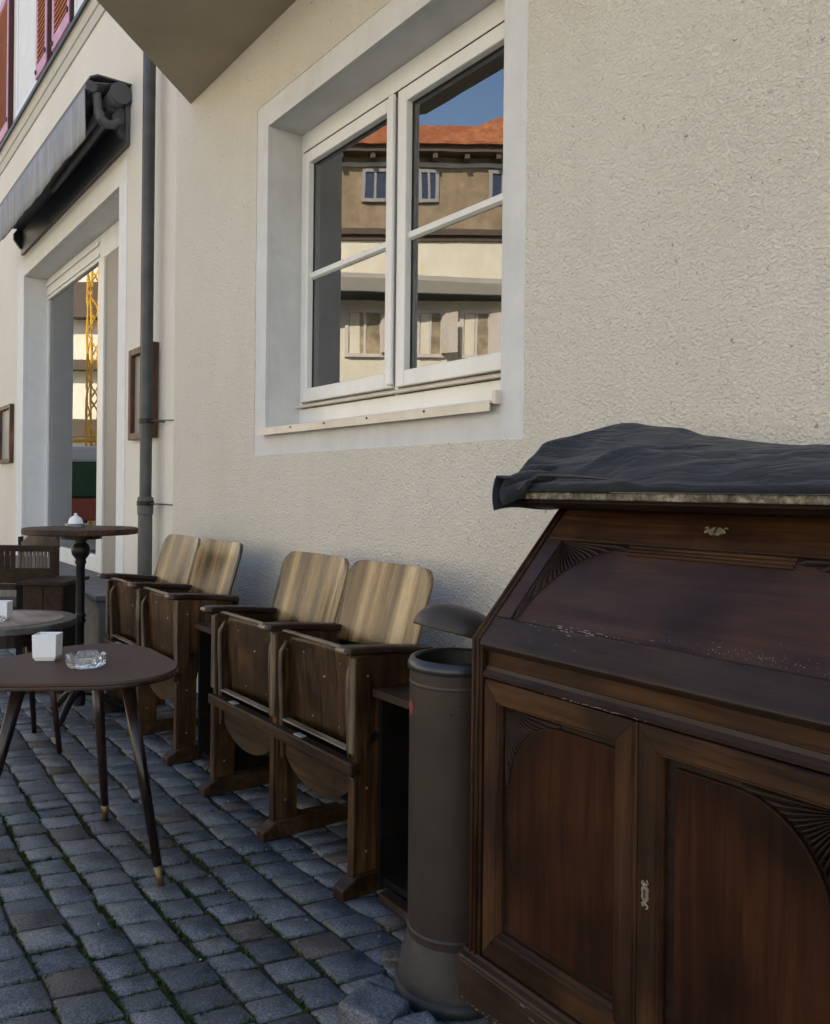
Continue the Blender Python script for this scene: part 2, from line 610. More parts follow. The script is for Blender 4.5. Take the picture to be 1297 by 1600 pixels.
def proj(x, y, z):
    d = x * fwd.x + y * fwd.y
    if d < .05: return (-9999, -9999, d)
    a = (x * rt0.x + y * rt0.y) / d
    b = (z - CAM_H) / d
    dx = a * math.cos(RO) + b * math.sin(RO)
    dy = -a * math.sin(RO) + b * math.cos(RO)
    return (648.5 + 1300 * dx, 767 - 1300 * dy, d)


# ------------------------------------------------------------------ ground
M['plaza'] = paint('pale_square_paving', (.34, .32, .28), .9, .15, .2, 3)
g = kind(obj('ground', MB().box(-140, 120, -140, 120, -.6, -.035), M['plaza']), 'structure')
pave = kind(obj('pavement', MB().box(-16, 5, -8.5, 2.1, -.034, -.0065), M['earth']), 'structure')


def sett_mesh(seed, nx=3, ny=3):
    rnd = random.Random(seed)
    n = 4
    vs, fs = [], []
    cj = [[(rnd.uniform(-.05, .05), rnd.uniform(-.05, .05)) for _ in range(2)] for _ in range(2)]
    for j in range(n):
        for i in range(n):
            u = [0, .05, .95, 1][i]
            v = [0, .05, .95, 1][j]
            jx = (cj[0][0][0] * (1 - u) * (1 - v) + cj[0][1][0] * u * (1 - v) + cj[1][0][0] * (1 - u) * v + cj[1][1][0] * u * v)
            jy = (cj[0][0][1] * (1 - u) * (1 - v) + cj[0][1][1] * u * (1 - v) + cj[1][0][1] * (1 - u) * v + cj[1][1][1] * u * v)
            x, y = u - .5 + jx, v - .5 + jy
            edge = (i in (0, 3)) + (j in (0, 3))
            if edge == 2:
                x *= .965
                y *= .965
            x += .26 * y * (1 if True else 0)
            z = (0, -.003, -.006)[edge] + rnd.uniform(-.0015, .0015)
            vs.append((x + rnd.uniform(-.012, .012), y + rnd.uniform(-.012, .012), z))
    for j in range(n - 1):
        for i in range(n - 1):
            fs.append((j * n + i, j * n + i + 1, (j + 1) * n + i + 1, (j + 1) * n + i))
    ring = [0, 1, 2, 3, 7, 11, 15, 14, 13, 12, 8, 4]
    b = len(vs)
    for r_ in ring:
        x, y, z = vs[r_]
        vs.append((x * 1.03, y * 1.03, -.05))
    for k in range(12):
        k2 = (k + 1) % 12
        fs.append((ring[k2], ring[k], b + k, b + k2))
    return vs, fs


setts = [sett_mesh(s) for s in range(10)]
sett_me = []
for k, (v_, f_) in enumerate(setts):
    me = MB().add(v_, f_).mesh('cobblestone', M['sett'], True, fix=False)
    sett_me.append(me)
slots = []
rows = []
y = -8.3
while y < 2.0:
    wd = random.uniform(.094, .124)
    rows.append((y, wd))
    y += wd


def yw(x, y):
    return .022 * math.sin(x * .9 + y * .8) + .008 * math.sin(x * 2.3 - y * 1.7)


for (y0, wd) in rows:
    x = -15.8 + random.uniform(0, .1)
    while x < 4.8:
        ln = random.choice([random.uniform(.072, .095), random.uniform(.09, .118), random.uniform(.105, .14)])
        cxx, cyy = x + ln / 2, y0 + wd / 2
        yy = cyy + yw(cxx, cyy)
        sl_ = (yw(cxx + .05, cyy) - yw(cxx - .05, cyy)) / .1
        slots.append((cxx, yy + random.uniform(-.005, .005), ln, wd, math.atan(sl_) + random.uniform(-.035, .035)))
        x += ln
gap = .007
near, far = [], []
for s_ in slots:
    u, v, d = proj(s_[0], s_[1], 0)
    inside = -40 < u < 1340 and 0 < v < 1640 and d > 0 and s_[1] < 1.75
    if inside and not (u > 740 and v > 1300): near.append((d, s_))
    else: far.append(s_)
near.sort(key=lambda q: q[0])
far += [q[1] for q in near[300:]]
near = [q[1] for q in near[:300]]
hole = (-1.67, 1.27)
for (x, y, ln, wd, a) in near:
    dz = random.uniform(-.004, .003)
    inst('cobblestone', random.choice(sett_me), (x, y, dz), pave,
         (random.uniform(-.02, .02), random.uniform(-.02, .02), a), (ln - gap, wd - gap, 1))
mb = MB()
for (x, y, ln, wd, a) in far:
    v_, f_ = random.choice(setts)
    dz = random.uniform(-.004, .003)
    ca, sa = math.cos(a), math.sin(a)
    sx, sy = ln - gap, wd - gap
    mb.add([(x + p[0] * sx * ca - p[1] * sy * sa, y + p[0] * sx * sa + p[1] * sy * ca, p[2] + dz) for p in v_], f_)
me = mb.mesh('cobblestone_field', M['settfar'], True, fix=False)
o = bpy.data.objects.new('cobblestone_field', me)
COL.objects.link(o)
o.parent = pave
kind(o, 'stuff')

# moss growing in the joints, thicker in patches on the left
mb = MB()
mb2 = MB()
cnt = 0
for (x, y, ln, wd, a) in slots:
    u, v, d = proj(x, y, 0)
    if not (-60 < u < 1000 and v < 1660 and 0 < d < 6.5 and y < 1.7): continue
    dens = noise.noise(Vector((x * 1.3 + 3, y * 1.5, .3))) + .5 * noise.noise(Vector((x * 4, y * 4, 1.3))) + (.22 if y < .75 else -.15)
    ca, sa = math.cos(a), math.sin(a)
    if dens > .04:
        nt = int(6 + 80 * min(dens, .7))
        for k in range(nt):
            if random.random() < .68:
                lx, ly = random.uniform(-.5, .5) * ln, -.5 * wd + random.uniform(-.005, .005)
            else:
                lx, ly = -.5 * ln + random.uniform(-.004, .004), random.uniform(-.5, .5) * wd
            px, py = x + lx * ca - ly * sa, y + lx * sa + ly * ca
            for b_ in range(3):
                an = random.uniform(0, 6.28)
                hh = random.uniform(.005, .013)
                w_ = random.uniform(.002, .004)
                ox, oy = px + random.uniform(-.004, .004), py + random.uniform(-.004, .004)
                mb.add([(ox - w_ * math.cos(an), oy - w_ * math.sin(an), -.0065), (ox + w_ * math.cos(an), oy + w_ * math.sin(an), -.0065),
                        (ox + random.uniform(-.008, .008), oy + random.uniform(-.008, .008), -.0065 + hh)], [(0, 1, 2)])
    if random.random() < .5:
        for k in range(random.randint(1, 5)):
            px, py = x + random.uniform(-.5, .5) * ln, y + random.choice([-.5 * wd, -.5 * wd, random.uniform(-.5, .5) * wd])
            r_ = random.uniform(.0012, .0035)
            zz = -.010 if abs(py - y) > .4 * wd else .002
            mb2.add([(px - r_, py, zz), (px, py - r_, zz), (px + r_, py, zz), (px, py + r_, zz), (px, py, zz + r_ * 1.3)],
                    [(0, 1, 4), (1, 2, 4), (2, 3, 4), (3, 0, 4)])
kind(obj('moss', mb, M['moss']), 'stuff')
tag(bpy.data.objects['moss'], 'green moss growing in the joints between the cobblestones', 'moss')
kind(obj('grit', mb2, M['grit']), 'stuff')
tag(bpy.data.objects['grit'], 'pale grit scattered over the cobblestones', 'grit')


# ------------------------------------------------------------------ cafe building (right)
B = thing('cafe_building', 'cream rough-rendered building with the large white casement window', 'building', (-2.84, 1.8, 0))
YW = 1.797
TX0, TX1, TZ0, TZ1 = -3.805, -1.878, 1.313, 3.034      # outer edge of the smooth trim
OX0, OX1, OZ0, OZ1 = -3.685, -1.993, 1.459, 2.912      # opening
LX, RX, TOP = -4.914, 9.0, 9.2
mb = MB()
def quad(mb, x0, x1, z0, z1, y):
    mb.add([(x0, y, z0), (x1, y, z0), (x1, y, z1), (x0, y, z1)], [(0, 1, 2, 3)])
quad(mb, LX, TX0, -.1, TOP, YW)
quad(mb, TX1, RX, -.1, TOP, YW)
quad(mb, TX0, TX1, -.1, TZ0, YW)
quad(mb, TX0, TX1, TZ1, TOP, YW)
# ragged inner lip of the render where it stops at the trim
def lip(x0, z0, x1, z1, nx, nz):
    n = int(max(abs(x1 - x0), abs(z1 - z0)) / .012)
    prev = None
    for i in range(n + 1):
        q = i / n
        x, z = x0 + (x1 - x0) * q, z0 + (z1 - z0) * q
        e = .003 + .0035 * noise.noise(Vector((x * 60, z * 60, 2))) + .002 * random.random()
        a = (x, YW, z); b_ = (x + nx * e, YW + .0004, z + nz * e); c_ = (x + nx * e, YW + .006, z + nz * e)
        if prev:
            mb.add([prev[0], a, b_, prev[1]], [(0, 1, 2, 3)])
            mb.add([prev[1], b_, c_, prev[2]], [(0, 1, 2, 3)])
        prev = (a, b_, c_)
lip(TX0, TZ0, TX0, TZ1, 1, 0)
lip(TX1, TZ0, TX1, TZ1, -1, 0)
lip(TX0, TZ0, TX1, TZ0, 0, 1)
lip(TX0, TZ1, TX1, TZ1, 0, -1)
obj('wall', mb, M['stucco'], B)
# body behind (solid sides, back and roof)
mb = MB()
mb.box(LX + .002, RX, 4.5, 9, -.1, TOP).box(RX - .3, RX, 1.82, 4.48, -.1, TOP).box(LX + .002, RX - .302, 1.82, 4.48, 5.0, TOP)
mb.box(-1.9, RX - .302, 1.83, 4.48, -.1, 4.98).box(LX + .002, -3.75, 2.2, 4.48, -.1, 4.98)
mb.box(-3.748, -1.902, 1.87, 4.48, -.1, 1.42).box(-3.748, -1.902, 2.1, 4.48, 2.96, 4.98)
obj('masonry_core', mb, M['grey'], B)
rf = MB().prism([(1.4, TOP), (9.4, TOP), (5.4, TOP + 2.6)], LX, RX, 'x')
obj('roof', rf, M['tile'], B)
# trim
yt = 1.80
mb = MB()
mb.box(TX0 - .02, OX0, yt, yt + .02, TZ0 - .02, TZ1 + .02)
mb.box(OX1, TX1 + .02, yt, yt + .02, TZ0 - .02, TZ1 + .02)
mb.box(OX0, OX1, yt, yt + .02, TZ0 - .02, OZ0 - .01)
mb.box(OX0, OX1, yt, yt + .02, OZ1, TZ1 + .02)
# reveals
mb.box(OX0 - .05, OX0, yt + .02, 2.06, OZ0 - .05, OZ1 + .05)
mb.box(OX1, OX1 + .05, yt + .02, 2.06, OZ0 - .05, OZ1 + .05)
mb.box(OX0, OX1, yt + .02, 2.06, OZ1, OZ1 + .05)
mb.box(OX0, OX1, yt + .02, 2.06, OZ0 - .06, OZ0 - .012)
obj('window_surround', mb, M['trim'], B, bevel=.002)
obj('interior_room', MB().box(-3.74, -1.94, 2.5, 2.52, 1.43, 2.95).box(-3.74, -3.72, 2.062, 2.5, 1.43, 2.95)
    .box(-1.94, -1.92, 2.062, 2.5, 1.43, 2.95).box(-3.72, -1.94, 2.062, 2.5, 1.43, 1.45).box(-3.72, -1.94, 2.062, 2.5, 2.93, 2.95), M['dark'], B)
# window: fixed frame with two sashes
YF = 1.985
win = obj('window', MB().box(OX0, OX1, YF, YF + .06, 2.822, OZ1).box(OX0, OX1, YF, YF + .06, OZ0, 1.548)
          .box(OX0, OX0 + .022, YF + .001, YF + .06, 1.548, 2.822).box(OX1 - .022, OX1, YF + .001, YF + .06, 1.548, 2.822)
          .box(-2.862, -2.836, YF + .005, YF + .06, 1.548, 2.822), M['white'], B, bevel=.004)
obj('rain_gap', MB().box(OX0 + .02, OX1 - .02, YF + .003, YF + .05, 2.800, 2.8225), M['gasket'], win)
obj('drip_rail', MB().prism([(YF - .028, 1.553), (YF - .03, 1.560), (YF + .02, 1.578), (YF + .02, 1.553)], OX0 + .01, OX1 - .01, 'x'), M['sillmetal'], win)
for (a, b_) in ((OX0 + .03, -2.868), (-2.838, OX1 - .03)):
    y0, y1 = YF - .010, YF + .045
    lst, rst = (.058, .052) if a < -3 else (.062, .062)
    sm = MB()
    sm.box(a, a + lst, y0, y1, 1.580, 2.808).box(b_ - rst, b_, y0, y1, 1.580, 2.808)
    sm.box(a + lst, b_ - rst, y0, y1, 1.580, 1.645).box(a + lst, b_ - rst, y0, y1, 2.750, 2.808)
    sa_ = obj('sash', sm, M['white'], win, bevel=.005)
    gx0, gx1 = a + lst, b_ - rst
    # inner chamfer bead and gaskets
    gm = MB()
    yb = YF + .024
    gm.box(gx0, gx0 + .005, yb - .003, yb, 1.645, 2.75).box(gx1 - .005, gx1, yb - .003, yb, 1.645, 2.75)
    gm.box(gx0 + .005, gx1 - .005, yb - .003, yb, 1.645, 1.650).box(gx0 + .005, gx1 - .005, yb - .003, yb, 2.745, 2.75)
    obj('gasket', gm, M['gasket'], win)
    obj('glazing_bar', MB().prism([(YF + .006, 2.188), (YF + .006, 2.212), (YF + .0235, 2.22), (YF + .0235, 2.180)], gx0, gx1, 'x'), M['white'], win, bevel=.002)
    for (z0, z1) in ((1.645, 2.2), (2.2, 2.75)):
        obj('pane', MB().box(gx0, gx1, yb + .001, yb + .005, z0 + .0005, z1 - .0005), M['glass'], win)
obj('astragal', MB().box(-2.884, -2.846, YF - .028, YF - .0105, 1.59, 2.80), M['white'], win, bevel=.006)
sill = obj('window_sill', MB().prism([(1.762, 1.408), (1.762, 1.4385), (YF - .002, 1.480), (YF - .002, 1.472), (1.766, 1.433), (1.766, 1.408)], -3.692, -2.003, 'x'), M['sillmetal'], win)
obj('sill_end_cap', MB().box(-2.002, -1.985, 1.772, YF - .003, 1.43, 1.475), M['sillmetal'], win, bevel=.003)
sc_ = MB()
for x in (-3.35, -3.05, -2.72, -2.35):
    sc_.tube((x, 1.7625, 1.431), (x, 1.7585, 1.431), .005, .004, 8)
kind(obj('sill_screws', sc_, M['gasket'], win), 'stuff')
# oriel bay
bx = [(-4.68, 1.80), (-3.95, 1.07), (2.2, 1.07), (2.93, 1.80)]
obj('oriel_bay', MB().prism(bx, 3.40, 8.0, 'z'), M['stucco2'], B)
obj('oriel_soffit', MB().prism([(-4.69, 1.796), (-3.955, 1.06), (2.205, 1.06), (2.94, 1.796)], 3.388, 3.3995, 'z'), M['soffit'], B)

# ------------------------------------------------------------------ neighbouring building (left)
NB = thing('corner_shop_building', 'neighbouring cream house with belt course, red shutters and shopfront opening', 'building', (-8, 1.83, 0))
YN = 1.832
sx0, sx1, sz0, sz1 = -9.396, -6.153, .42, 3.34
tx0, tx1, tz1 = -9.70, -5.97, 3.50
mb = MB()
NL = -24
quad(mb, NL, tx0, -.1, TOP, YN)
quad(mb, tx1, LX + .0, -.1, TOP, YN)
quad(mb, tx0, tx1, tz1, TOP, YN)
quad(mb, tx0, tx1, -.1, .40, YN)
# softly rounded corner strip at the junction
mb.grid(6, 1, lambda u, v: (LX - .0 + .0 * u, YN - (YN - YW) * u, -.1 + v * (TOP + .1)))
obj('wall', mb, M['stucco2'], NB)
mb = MB()
mb.box(NL, LX, 2.9, 9, -.1, TOP).box(NL, -9.5, 1.86, 2.88, -.1, TOP).box(-6.05, LX, 1.86, 2.88, -.1, TOP).box(-9.498, -6.052, 1.86, 2.88, 3.52, TOP)
obj('masonry_core', mb, M['grey'], NB)
obj('roof', MB().prism([(1.4, TOP), (9.4, TOP), (5.4, TOP + 2.6)], NL, LX - .002, 'x'), M['tile'], NB)
ts = MB()
ts.box(tx0, sx0, YN - .006, YN + .03, .40, tz1).box(sx1, tx1, YN - .006, YN + .03, .40, tz1).box(sx0, sx1, YN - .006, YN + .03, sz1, tz1)
ts.box(sx0 - .05, sx0, YN + .03, 2.12, .40, sz1).box(sx1, sx1 + .05, YN + .03, 2.12, .40, sz1).box(sx0, sx1, YN + .03, 2.12, sz1, sz1 + .05)
obj('shopfront_surround', ts, M['trim2'], NB, bevel=.004)
sf = obj('shopfront', MB().box(sx0 + .001, sx0 + .05, 2.05, 2.11, .56, 3.12).box(-7.44, -7.28, 2.04, 2.11, .40, 3.12)
         .box(sx0 + .001, -7.44, 2.05, 2.11, 3.12, 3.339).box(sx0 + .001, -7.44, 2.045, 2.11, .40, .56).box(-7.44, sx1 - .001, 2.052, 2.11, 3.12, 3.339), M['white'], NB, bevel=.006)
obj('door_panel', MB().box(-7.28, sx1 - .001, 2.06, 2.10, .40, 3.12), M['taupe'], sf)
obj('frame_bead', MB().box(sx0 + .051, -7.441, 2.035, 2.049, 3.15, 3.18).box(sx0 + .051, -7.441, 2.03, 2.049, 3.25, 3.28), M['white'], sf, bevel=.003)
obj('pane', MB().box(sx0 + .05, -7.44, 2.075, 2.081, .56, 3.12), M['glass'], sf)
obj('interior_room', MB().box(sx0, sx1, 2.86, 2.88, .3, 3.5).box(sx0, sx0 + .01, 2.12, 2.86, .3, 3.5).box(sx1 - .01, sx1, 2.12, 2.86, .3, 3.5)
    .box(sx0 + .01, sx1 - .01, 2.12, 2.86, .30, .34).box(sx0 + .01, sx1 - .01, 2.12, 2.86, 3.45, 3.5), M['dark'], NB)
# belt course
bc = [(YN, 4.80), (1.818, 4.80), (1.814, 4.83), (1.814, 4.895), (1.802, 4.899), (1.798, 4.93), (1.798, 4.985), (1.786, 4.99), (YN, 4.99)]
obj('belt_course', MB().prism(bc, NL, LX - .003, 'x'), M['belt'], NB)
obj('belt_flashing', MB().prism([(YN, 4.992), (1.765, 4.992), (1.765, 5.03), (YN, 5.045)], NL, LX - .003, 'x'), M['flash'], NB)

# shutters: frame, slats
def shutter(x0, x1):
    z0, z1, y0, y1 = 5.10, 6.7, YN - .055, YN - .015
    s_ = obj('shutter', MB().box(x0, x0 + .07, y0, y1, z0, z1).box(x1 - .07, x1, y0, y1, z0, z1)
             .box(x0 + .07, x1 - .07, y0 + .002, y1, z0, z0 + .12).box(x0 + .07, x1 - .07, y0 + .002, y1, z1 - .1, z1), M['shutframe'], NB, bevel=.003)
    sm = MB().prism([(y0 - .004, 0), (y0 + .0, -.006), (y1, .03), (y1 - .003, .038)], x0 + .071, x1 - .071, 'x')
    me = sm.mesh('slat', M['shutslat'], off=world_off(NB))
    k = 0
    z = z0 + .14
    while z < z1 - .12:
        inst('slat', me, (0, 0, z), s_)
        z += .05
    obj('shutter_edge', MB().box(x1 + .001, x1 + .03, y0 + .004, y1 + .012, z0, z1), M['shutdark'], s_)
    obj('hinge', MB().box(x0 + .02, x0 + .05, y0 - .012, y0 - .0005, z0 + .04, z0 + .075).box(x1 - .05, x1 - .02, y0 - .012, y0 - .0005, z0 + .10, z0 + .135), M['castiron'], s_)
    return s_
for a, b_ in ((-10.72, -10.10), (-8.72, -8.27), (-8.06, -7.45)):
    shutter(a, b_)
for a, b_ in ((-9.78, -8.78), (-7.38, -6.5), (-11.9, -10.8)):
    w_ = obj('upper_window', MB().box(a, a + .06, YN - .03, YN - .001, 5.08, 6.8).box(b_ - .06, b_, YN - .03, YN - .001, 5.08, 6.8)
             .box(a + .06, b_ - .06, YN - .03, YN - .001, 5.08, 5.16).box(a + .06, b_ - .06, YN - .03, YN - .001, 6.7, 6.8), M['white'], NB, bevel=.004)
    obj('blind', MB().box(a + .06, b_ - .06, YN - .018, YN - .004, 5.16, 6.7), M['trim2'], w_)

# awning: hung on the wall above the shopfront
aw = thing('awning', 'retracted grey canvas awning with round end caps above the shopfront', 'awning', (-7.6, 1.75, 3.9))
AX0, AX1 = -9.45, -5.9
obj('hood', MB().prism([(YN - .0, 3.985), (1.60, 3.985), (1.545, 3.955), (1.548, 3.945), (1.605, 3.973), (YN - .0, 3.973)], AX0, AX1, 'x'), M['awnmetal'], aw)
obj('roller', MB().tube((AX0 + .02, 1.755, 3.895), (AX1 - .006, 1.755, 3.895), .066, n=24), M['awn'], aw, smooth=False)
obj('end_cap', MB().tube((AX1 - .004, 1.755, 3.895), (AX1 + .012, 1.755, 3.895), .075, n=28), M['awnmetal'], aw, bevel=.004)
obj('front_bar', MB().tube((AX0, 1.555, 3.885), (AX1 - .004, 1.555, 3.885), .034, n=20), M['awnmetal'], aw)
obj('end_cap', MB().tube((AX1 - .003, 1.555, 3.885), (AX1 + .01, 1.555, 3.885), .039, n=24), M['awnmetal'], aw, bevel=.003)
mb = MB()
def val(u, v):
    x = AX0 + (AX1 - .01 - AX0) * u
    z = 3.87 - v * (.345 + .006 * math.sin(x * 3.1) + .002 * math.sin(x * 13))
    return (x, 1.522 - .004 + .005 * v * math.sin(x * 5) + .003 * v * math.sin(x * 19 + 1), z)
mb.grid(120, 4, val)
obj('valance', mb, M['awn'], aw, smooth=True, solid=.003)
obj('canvas', MB().prism([(1.558, 3.922), (1.755, 3.964), (1.755, 3.961), (1.558, 3.919)], AX0, AX1 - .01, 'x'), M['awn'], aw)
obj('awning_shade_board', MB().box(AX0 + .02, AX1 - .02, 1.80, YN - .001, 3.56, 3.85), M['awnmetal'], aw)  # dark board added for the deep shade beneath the awning
obj('folding_arm', MB().path([(AX1 - .03, 1.60, 3.86), (AX1 - .03, 1.61, 3.78), (AX1 - .04, 1.615, 3.72)], .03, 12)
    .tube((AX1 - .04, 1.615, 3.71), (AX1 - 1.75, 1.62, 3.72), .026, n=12), M['awnmetal'], aw)
obj('folding_arm', MB().tube((AX1 - .03, 1.66, 3.69), (AX1 - 1.7, 1.70, 3.70), .028, n=12), M['awnmetal'], aw)
obj('folding_arm', MB().tube((AX0 + .04, 1.615, 3.71), (AX0 + 1.7, 1.62, 3.72), .026, n=12), M['awnmetal'], aw)
obj('elbow', MB().path([(AX1 - .02, 1.615, 3.735), (AX1 - .018, 1.625, 3.69), (AX1 - .018, 1.66, 3.665), (AX1 - .02, 1.71, 3.672), (AX1 - .02, 1.75, 3.71)], [.034, .036, .034, .03, .03], 12), M['awnmetal'], aw)
br = [(YN - .001, 3.60), (YN - .001, 3.86), (1.79, 3.86), (1.72, 3.76), (1.72, 3.70), (1.78, 3.62)]
for x in (AX1 - .08, AX0 + .06):
    obj('bracket', MB().prism(br, x - .02, x + .02, 'x'), M['awnmetal'], aw, bevel=.004)
obj('arm_tray', MB().box(AX0 + .1, AX1 - .1, 1.69, 1.80, 3.80, 3.83), M['awnmetal'], aw)

# drainpipe
PXC, PYC = -5.26, 1.745
dp = thing('drainpipe', 'grey zinc downpipe on the wall between cafe and shop', 'drainpipe', (PXC, PYC, 0))
obj('pipe', MB().tube((PXC, PYC, 1.06), (PXC, PYC, 9.3), .037, n=20), M['zinc'], dp, smooth=False)
obj('seam', MB().tube((PXC - .028, PYC - .031, 1.5), (PXC - .028, PYC - .031, 9.2), .003, n=6), M['zinc'], dp)
obj('standpipe', MB().lathe([(.044, 0), (.044, .98), (.049, .985), (.050, 1.06), (.048, 1.09), (.041, 1.095)], (PXC, PYC, 0), 20), M['castpipe'], dp, smooth=False)
for z, s_ in ((1.56, .047), (1.04, .053)):
    obj('clamp', MB().tube((PXC, PYC, z), (PXC, PYC, z + .028), s_, n=20).box(PXC + .035, PXC + .07, PYC - .01, PYC + .01, z + .004, z + .024), M['castiron'], dp)
for z in (1.56, 1.04):
    obj('wall_pin', MB().tube((PXC + .045, PYC + .01, z + .012), (PXC + .10, YN, z + .008), .005, n=8).tube((PXC + .28, YN - .012, z + .008), (PXC + .05, PYC, z + .014), .004, n=8), M['zinc'], dp)

# menu frames
def menu(x0, x1, z0, z1, label):
    t_ = thing('menu_frame', label, 'menu case', ((x0 + x1) / 2, YN, z0), 'wooden menu cases on the wall')
    f = .045
    yb = YN - .0005
    obj('frame', MB().box(x0, x0 + f, yb - .045, yb, z0, z1).box(x1 - f, x1, yb - .045, yb, z0, z1).box(x0 + f, x1 - f, yb - .045, yb, z0, z0 + f).box(x0 + f, x1 - f, yb - .045, yb, z1 - f, z1), M['menuwood'], t_, bevel=.004)
    obj('sheet', MB().box(x0 + f, x1 - f, yb - .012, yb, z0 + f, z1 - f), M['paper'], t_)
    return t_
menu(-5.77, -5.29, 1.475, 2.09, 'brown wooden menu case on the wall behind the drainpipe')
menu(-10.5, -9.85, 1.41, 2.05, 'brown wooden menu case on the wall left of the shopfront')

# stone step
st = thing('stone_step', 'worn grey stone step in front of the shopfront', 'step', (-7.5, 1.7, 0))
obj('block', MB().box(-9.6, -5.75, 1.60, 2.04, -.03, .385), M['stone'], st, bevel=.012)
obj('tread', MB().box(-9.62, -5.73, 1.575, 2.035, .387, .425), M['stone'], st, bevel=.008)


# ------------------------------------------------------------------ cinema seat benches
S0 = .485
def make_bench():
    """local frame: x from 0 (left panel) to 2*S0; y 0 = front edge of panels, z up"""
    t_ = thing('cinema_seat_row', '', 'cinema seats', (0, 0, 0), 'rows of folding wooden cinema seats against the wall')
    pw = .028
    for i in range(3):
        x = i * S0
        # shaped side panel
        prof = [(.004, .05), (.085, .05), (.085, .34), (.10, .42), (.16, .50), (.245, .56), (.245, .675), (.004, .675)]
        p = obj('side_panel', MB().prism(prof, x - pw / 2, x + pw / 2, 'x'), M['seatw'], t_, bevel=.002)
        obj('edge_strip', MB().box(x - pw / 2 - .001, x + pw / 2 + .001, -.006, .003, .40, .672), M['edgew'], p, bevel=.003)
        obj('edge_strip', MB().box(x - pw / 2 - .001, x + pw / 2 + .001, -.005, .0035, .055, .335), M['seatw'], p, bevel=.003)
        for zz_ in (.12, .30, .62):
            for sg_ in (-1, 1):
                obj('screw', MB().tube((x + sg_ * (pw / 2 + .0012), .04, zz_), (x + sg_ * pw / 2, .04, zz_), .004, n=8), M['brass'], p)
        # sled foot
        ft = [(-.045, 0), (.30, 0), (.30, .03), (.26, .055), (.01, .062), (-.045, .03)]
        obj('foot', MB().prism(ft, x - .026, x + .026, 'x'), M['seatx'], t_, bevel=.004)
        # arm rest, waisted in plan and dipping to the back
        ol = []
        for q in range(13):
            a = math.pi * q / 12
            ol.append((x - .030 * math.cos(a), -.02 - .022 * math.sin(a)))
        ol += [(x + .027, .05), (x + .022, .12), (x + .026, .2), (x + .03, .27), (x - .03, .27), (x - .026, .2), (x - .022, .12), (x - .027, .05)]
        am = MB().prism(ol, .678, .702, 'z')
        am.xf(lambda p: Vector((p.x, p.y, p.z + .008 * math.cos(p.y * 9) - .05 * max(p.y, 0))))
        obj('armrest', am, M['seaty'], t_, bevel=.006)
        obj('arm_nose', MB().tube((x - .022, -.040, .698), (x + .022, -.040, .698), .008, n=8), M['edgex'], t_)
    for i in range(2):
        xa, xb = i * S0 + .024, (i + 1) * S0 - .024
        # folded seat: bowed plywood with rounded top corners
        mb = MB()
        def sf_(u, v, xa=xa + .02, xb=xb - .02):
            x = xa + (xb - xa) * u
            zt = .682 - .0
            z = .392 + (zt - .392) * v
            r_ = .05
            e = min(u, 1 - u) * (xb - xa)
            if z > zt - r_ and e < r_:
                z = min(z, zt - r_ + math.sqrt(max(r_ * r_ - (r_ - e) ** 2, 0)))
            return (x, .030 + .018 * math.sin(math.pi * u) * 1 + .022 * (1 - v), z)
        mb.grid(16, 12, sf_)
        seat = obj('seat', mb, M['seatw'], t_, smooth=True, solid=.012)
        # side rails of the folded seat
        for xs in (xa + .012, xb - .012):
            pts = [(xs, .016, .27 if xs < (xa + xb) / 2 else .37), (xs, .012, .40), (xs, .006, .56), (xs, .008, .62), (xs + (.012 if xs < (xa + xb) / 2 else -.004), .022, .655)]
            obj('seat_rail', MB().path(pts, [.007, .008, .008, .008, .006], 8), M['edgew'], t_, smooth=True)
        for (sx_, sz_) in ((.5, .57), (.22, .63), (.78, .63), (.3, .43), (.7, .43)):
            yy_ = .030 + .018 * math.sin(math.pi * sx_) + .022 * (1 - (sz_ - .392) / .29)
            xx_ = xa + .02 + (xb - xa - .04) * sx_
            obj('screw', MB().tube((xx_, yy_ - .0085, sz_), (xx_, yy_ - .005, sz_), .0032, n=8), M['screw'] if sx_ == .5 else M['brass'], seat)
        obj('seat_lip', MB().box(xa + .03, xb - .005, .0, .020, .688, .694), M['edgex'], t_, bevel=.002)
        obj('seat_batten', MB().box(xa + .03, xb - .02, .004, .030, .398, .404), M['edgex'], t_, bevel=.002)
        obj('seat_shade_board', MB().box(xa + .004, xb - .004, .085, .10, .20, .65).box(xa + .004, xb - .004, .101, .262, .60, .612), M['blackw'], t_)  # dark boards added to paint the black void behind the seat
        # apron with curved lower edge
        pts = [(xa - .01, .338)]
        for q in range(17):
            a = math.pi * q / 16
            pts.append(((xa + xb) / 2 - (xb - xa) / 2 * 1.0 * math.cos(a) , .330 - .115 * math.sin(a) ** 1.1))
        pts.append((xb + .01, .338))
        obj('apron', MB().prism(pts[::-1], .022, .034, 'y'), M['seatx'], t_)
        # back rest: curved in plan, tilted, rounded upper corners
        mb = MB()
        bx0, bx1 = i * S0 - .012, (i + 1) * S0 - .022
        def bf(u, v, bx0=bx0, bx1=bx1):
            # inset grid following a rounded outline
            w_ = bx1 - bx0
            z0, z1 = .635, .905
            z = z0 + (z1 - z0) * v
            r_ = .058
            k = 1.
            cxm = (bx0 + bx1) / 2
            half = w_ / 2
            if z > z1 - r_:
                q = z - (z1 - r_)
                half -= r_ - math.sqrt(max(r_ * r_ - q * q, 0)) 
            half -= .008 * (1 - v)
            x = cxm + (2 * u - 1) * half
            s_ = (x - cxm) / (w_ / 2)
            yy = .230 + .080 * (v) + .03 * (1 - s_ * s_)
            return (x, yy, z)
        mb.grid(20, 24, lambda u, v: bf(u, 1 - (1 - v) ** 1.6))
        obj('backrest', mb, M['veneer'], t_, smooth=True, solid=.012)
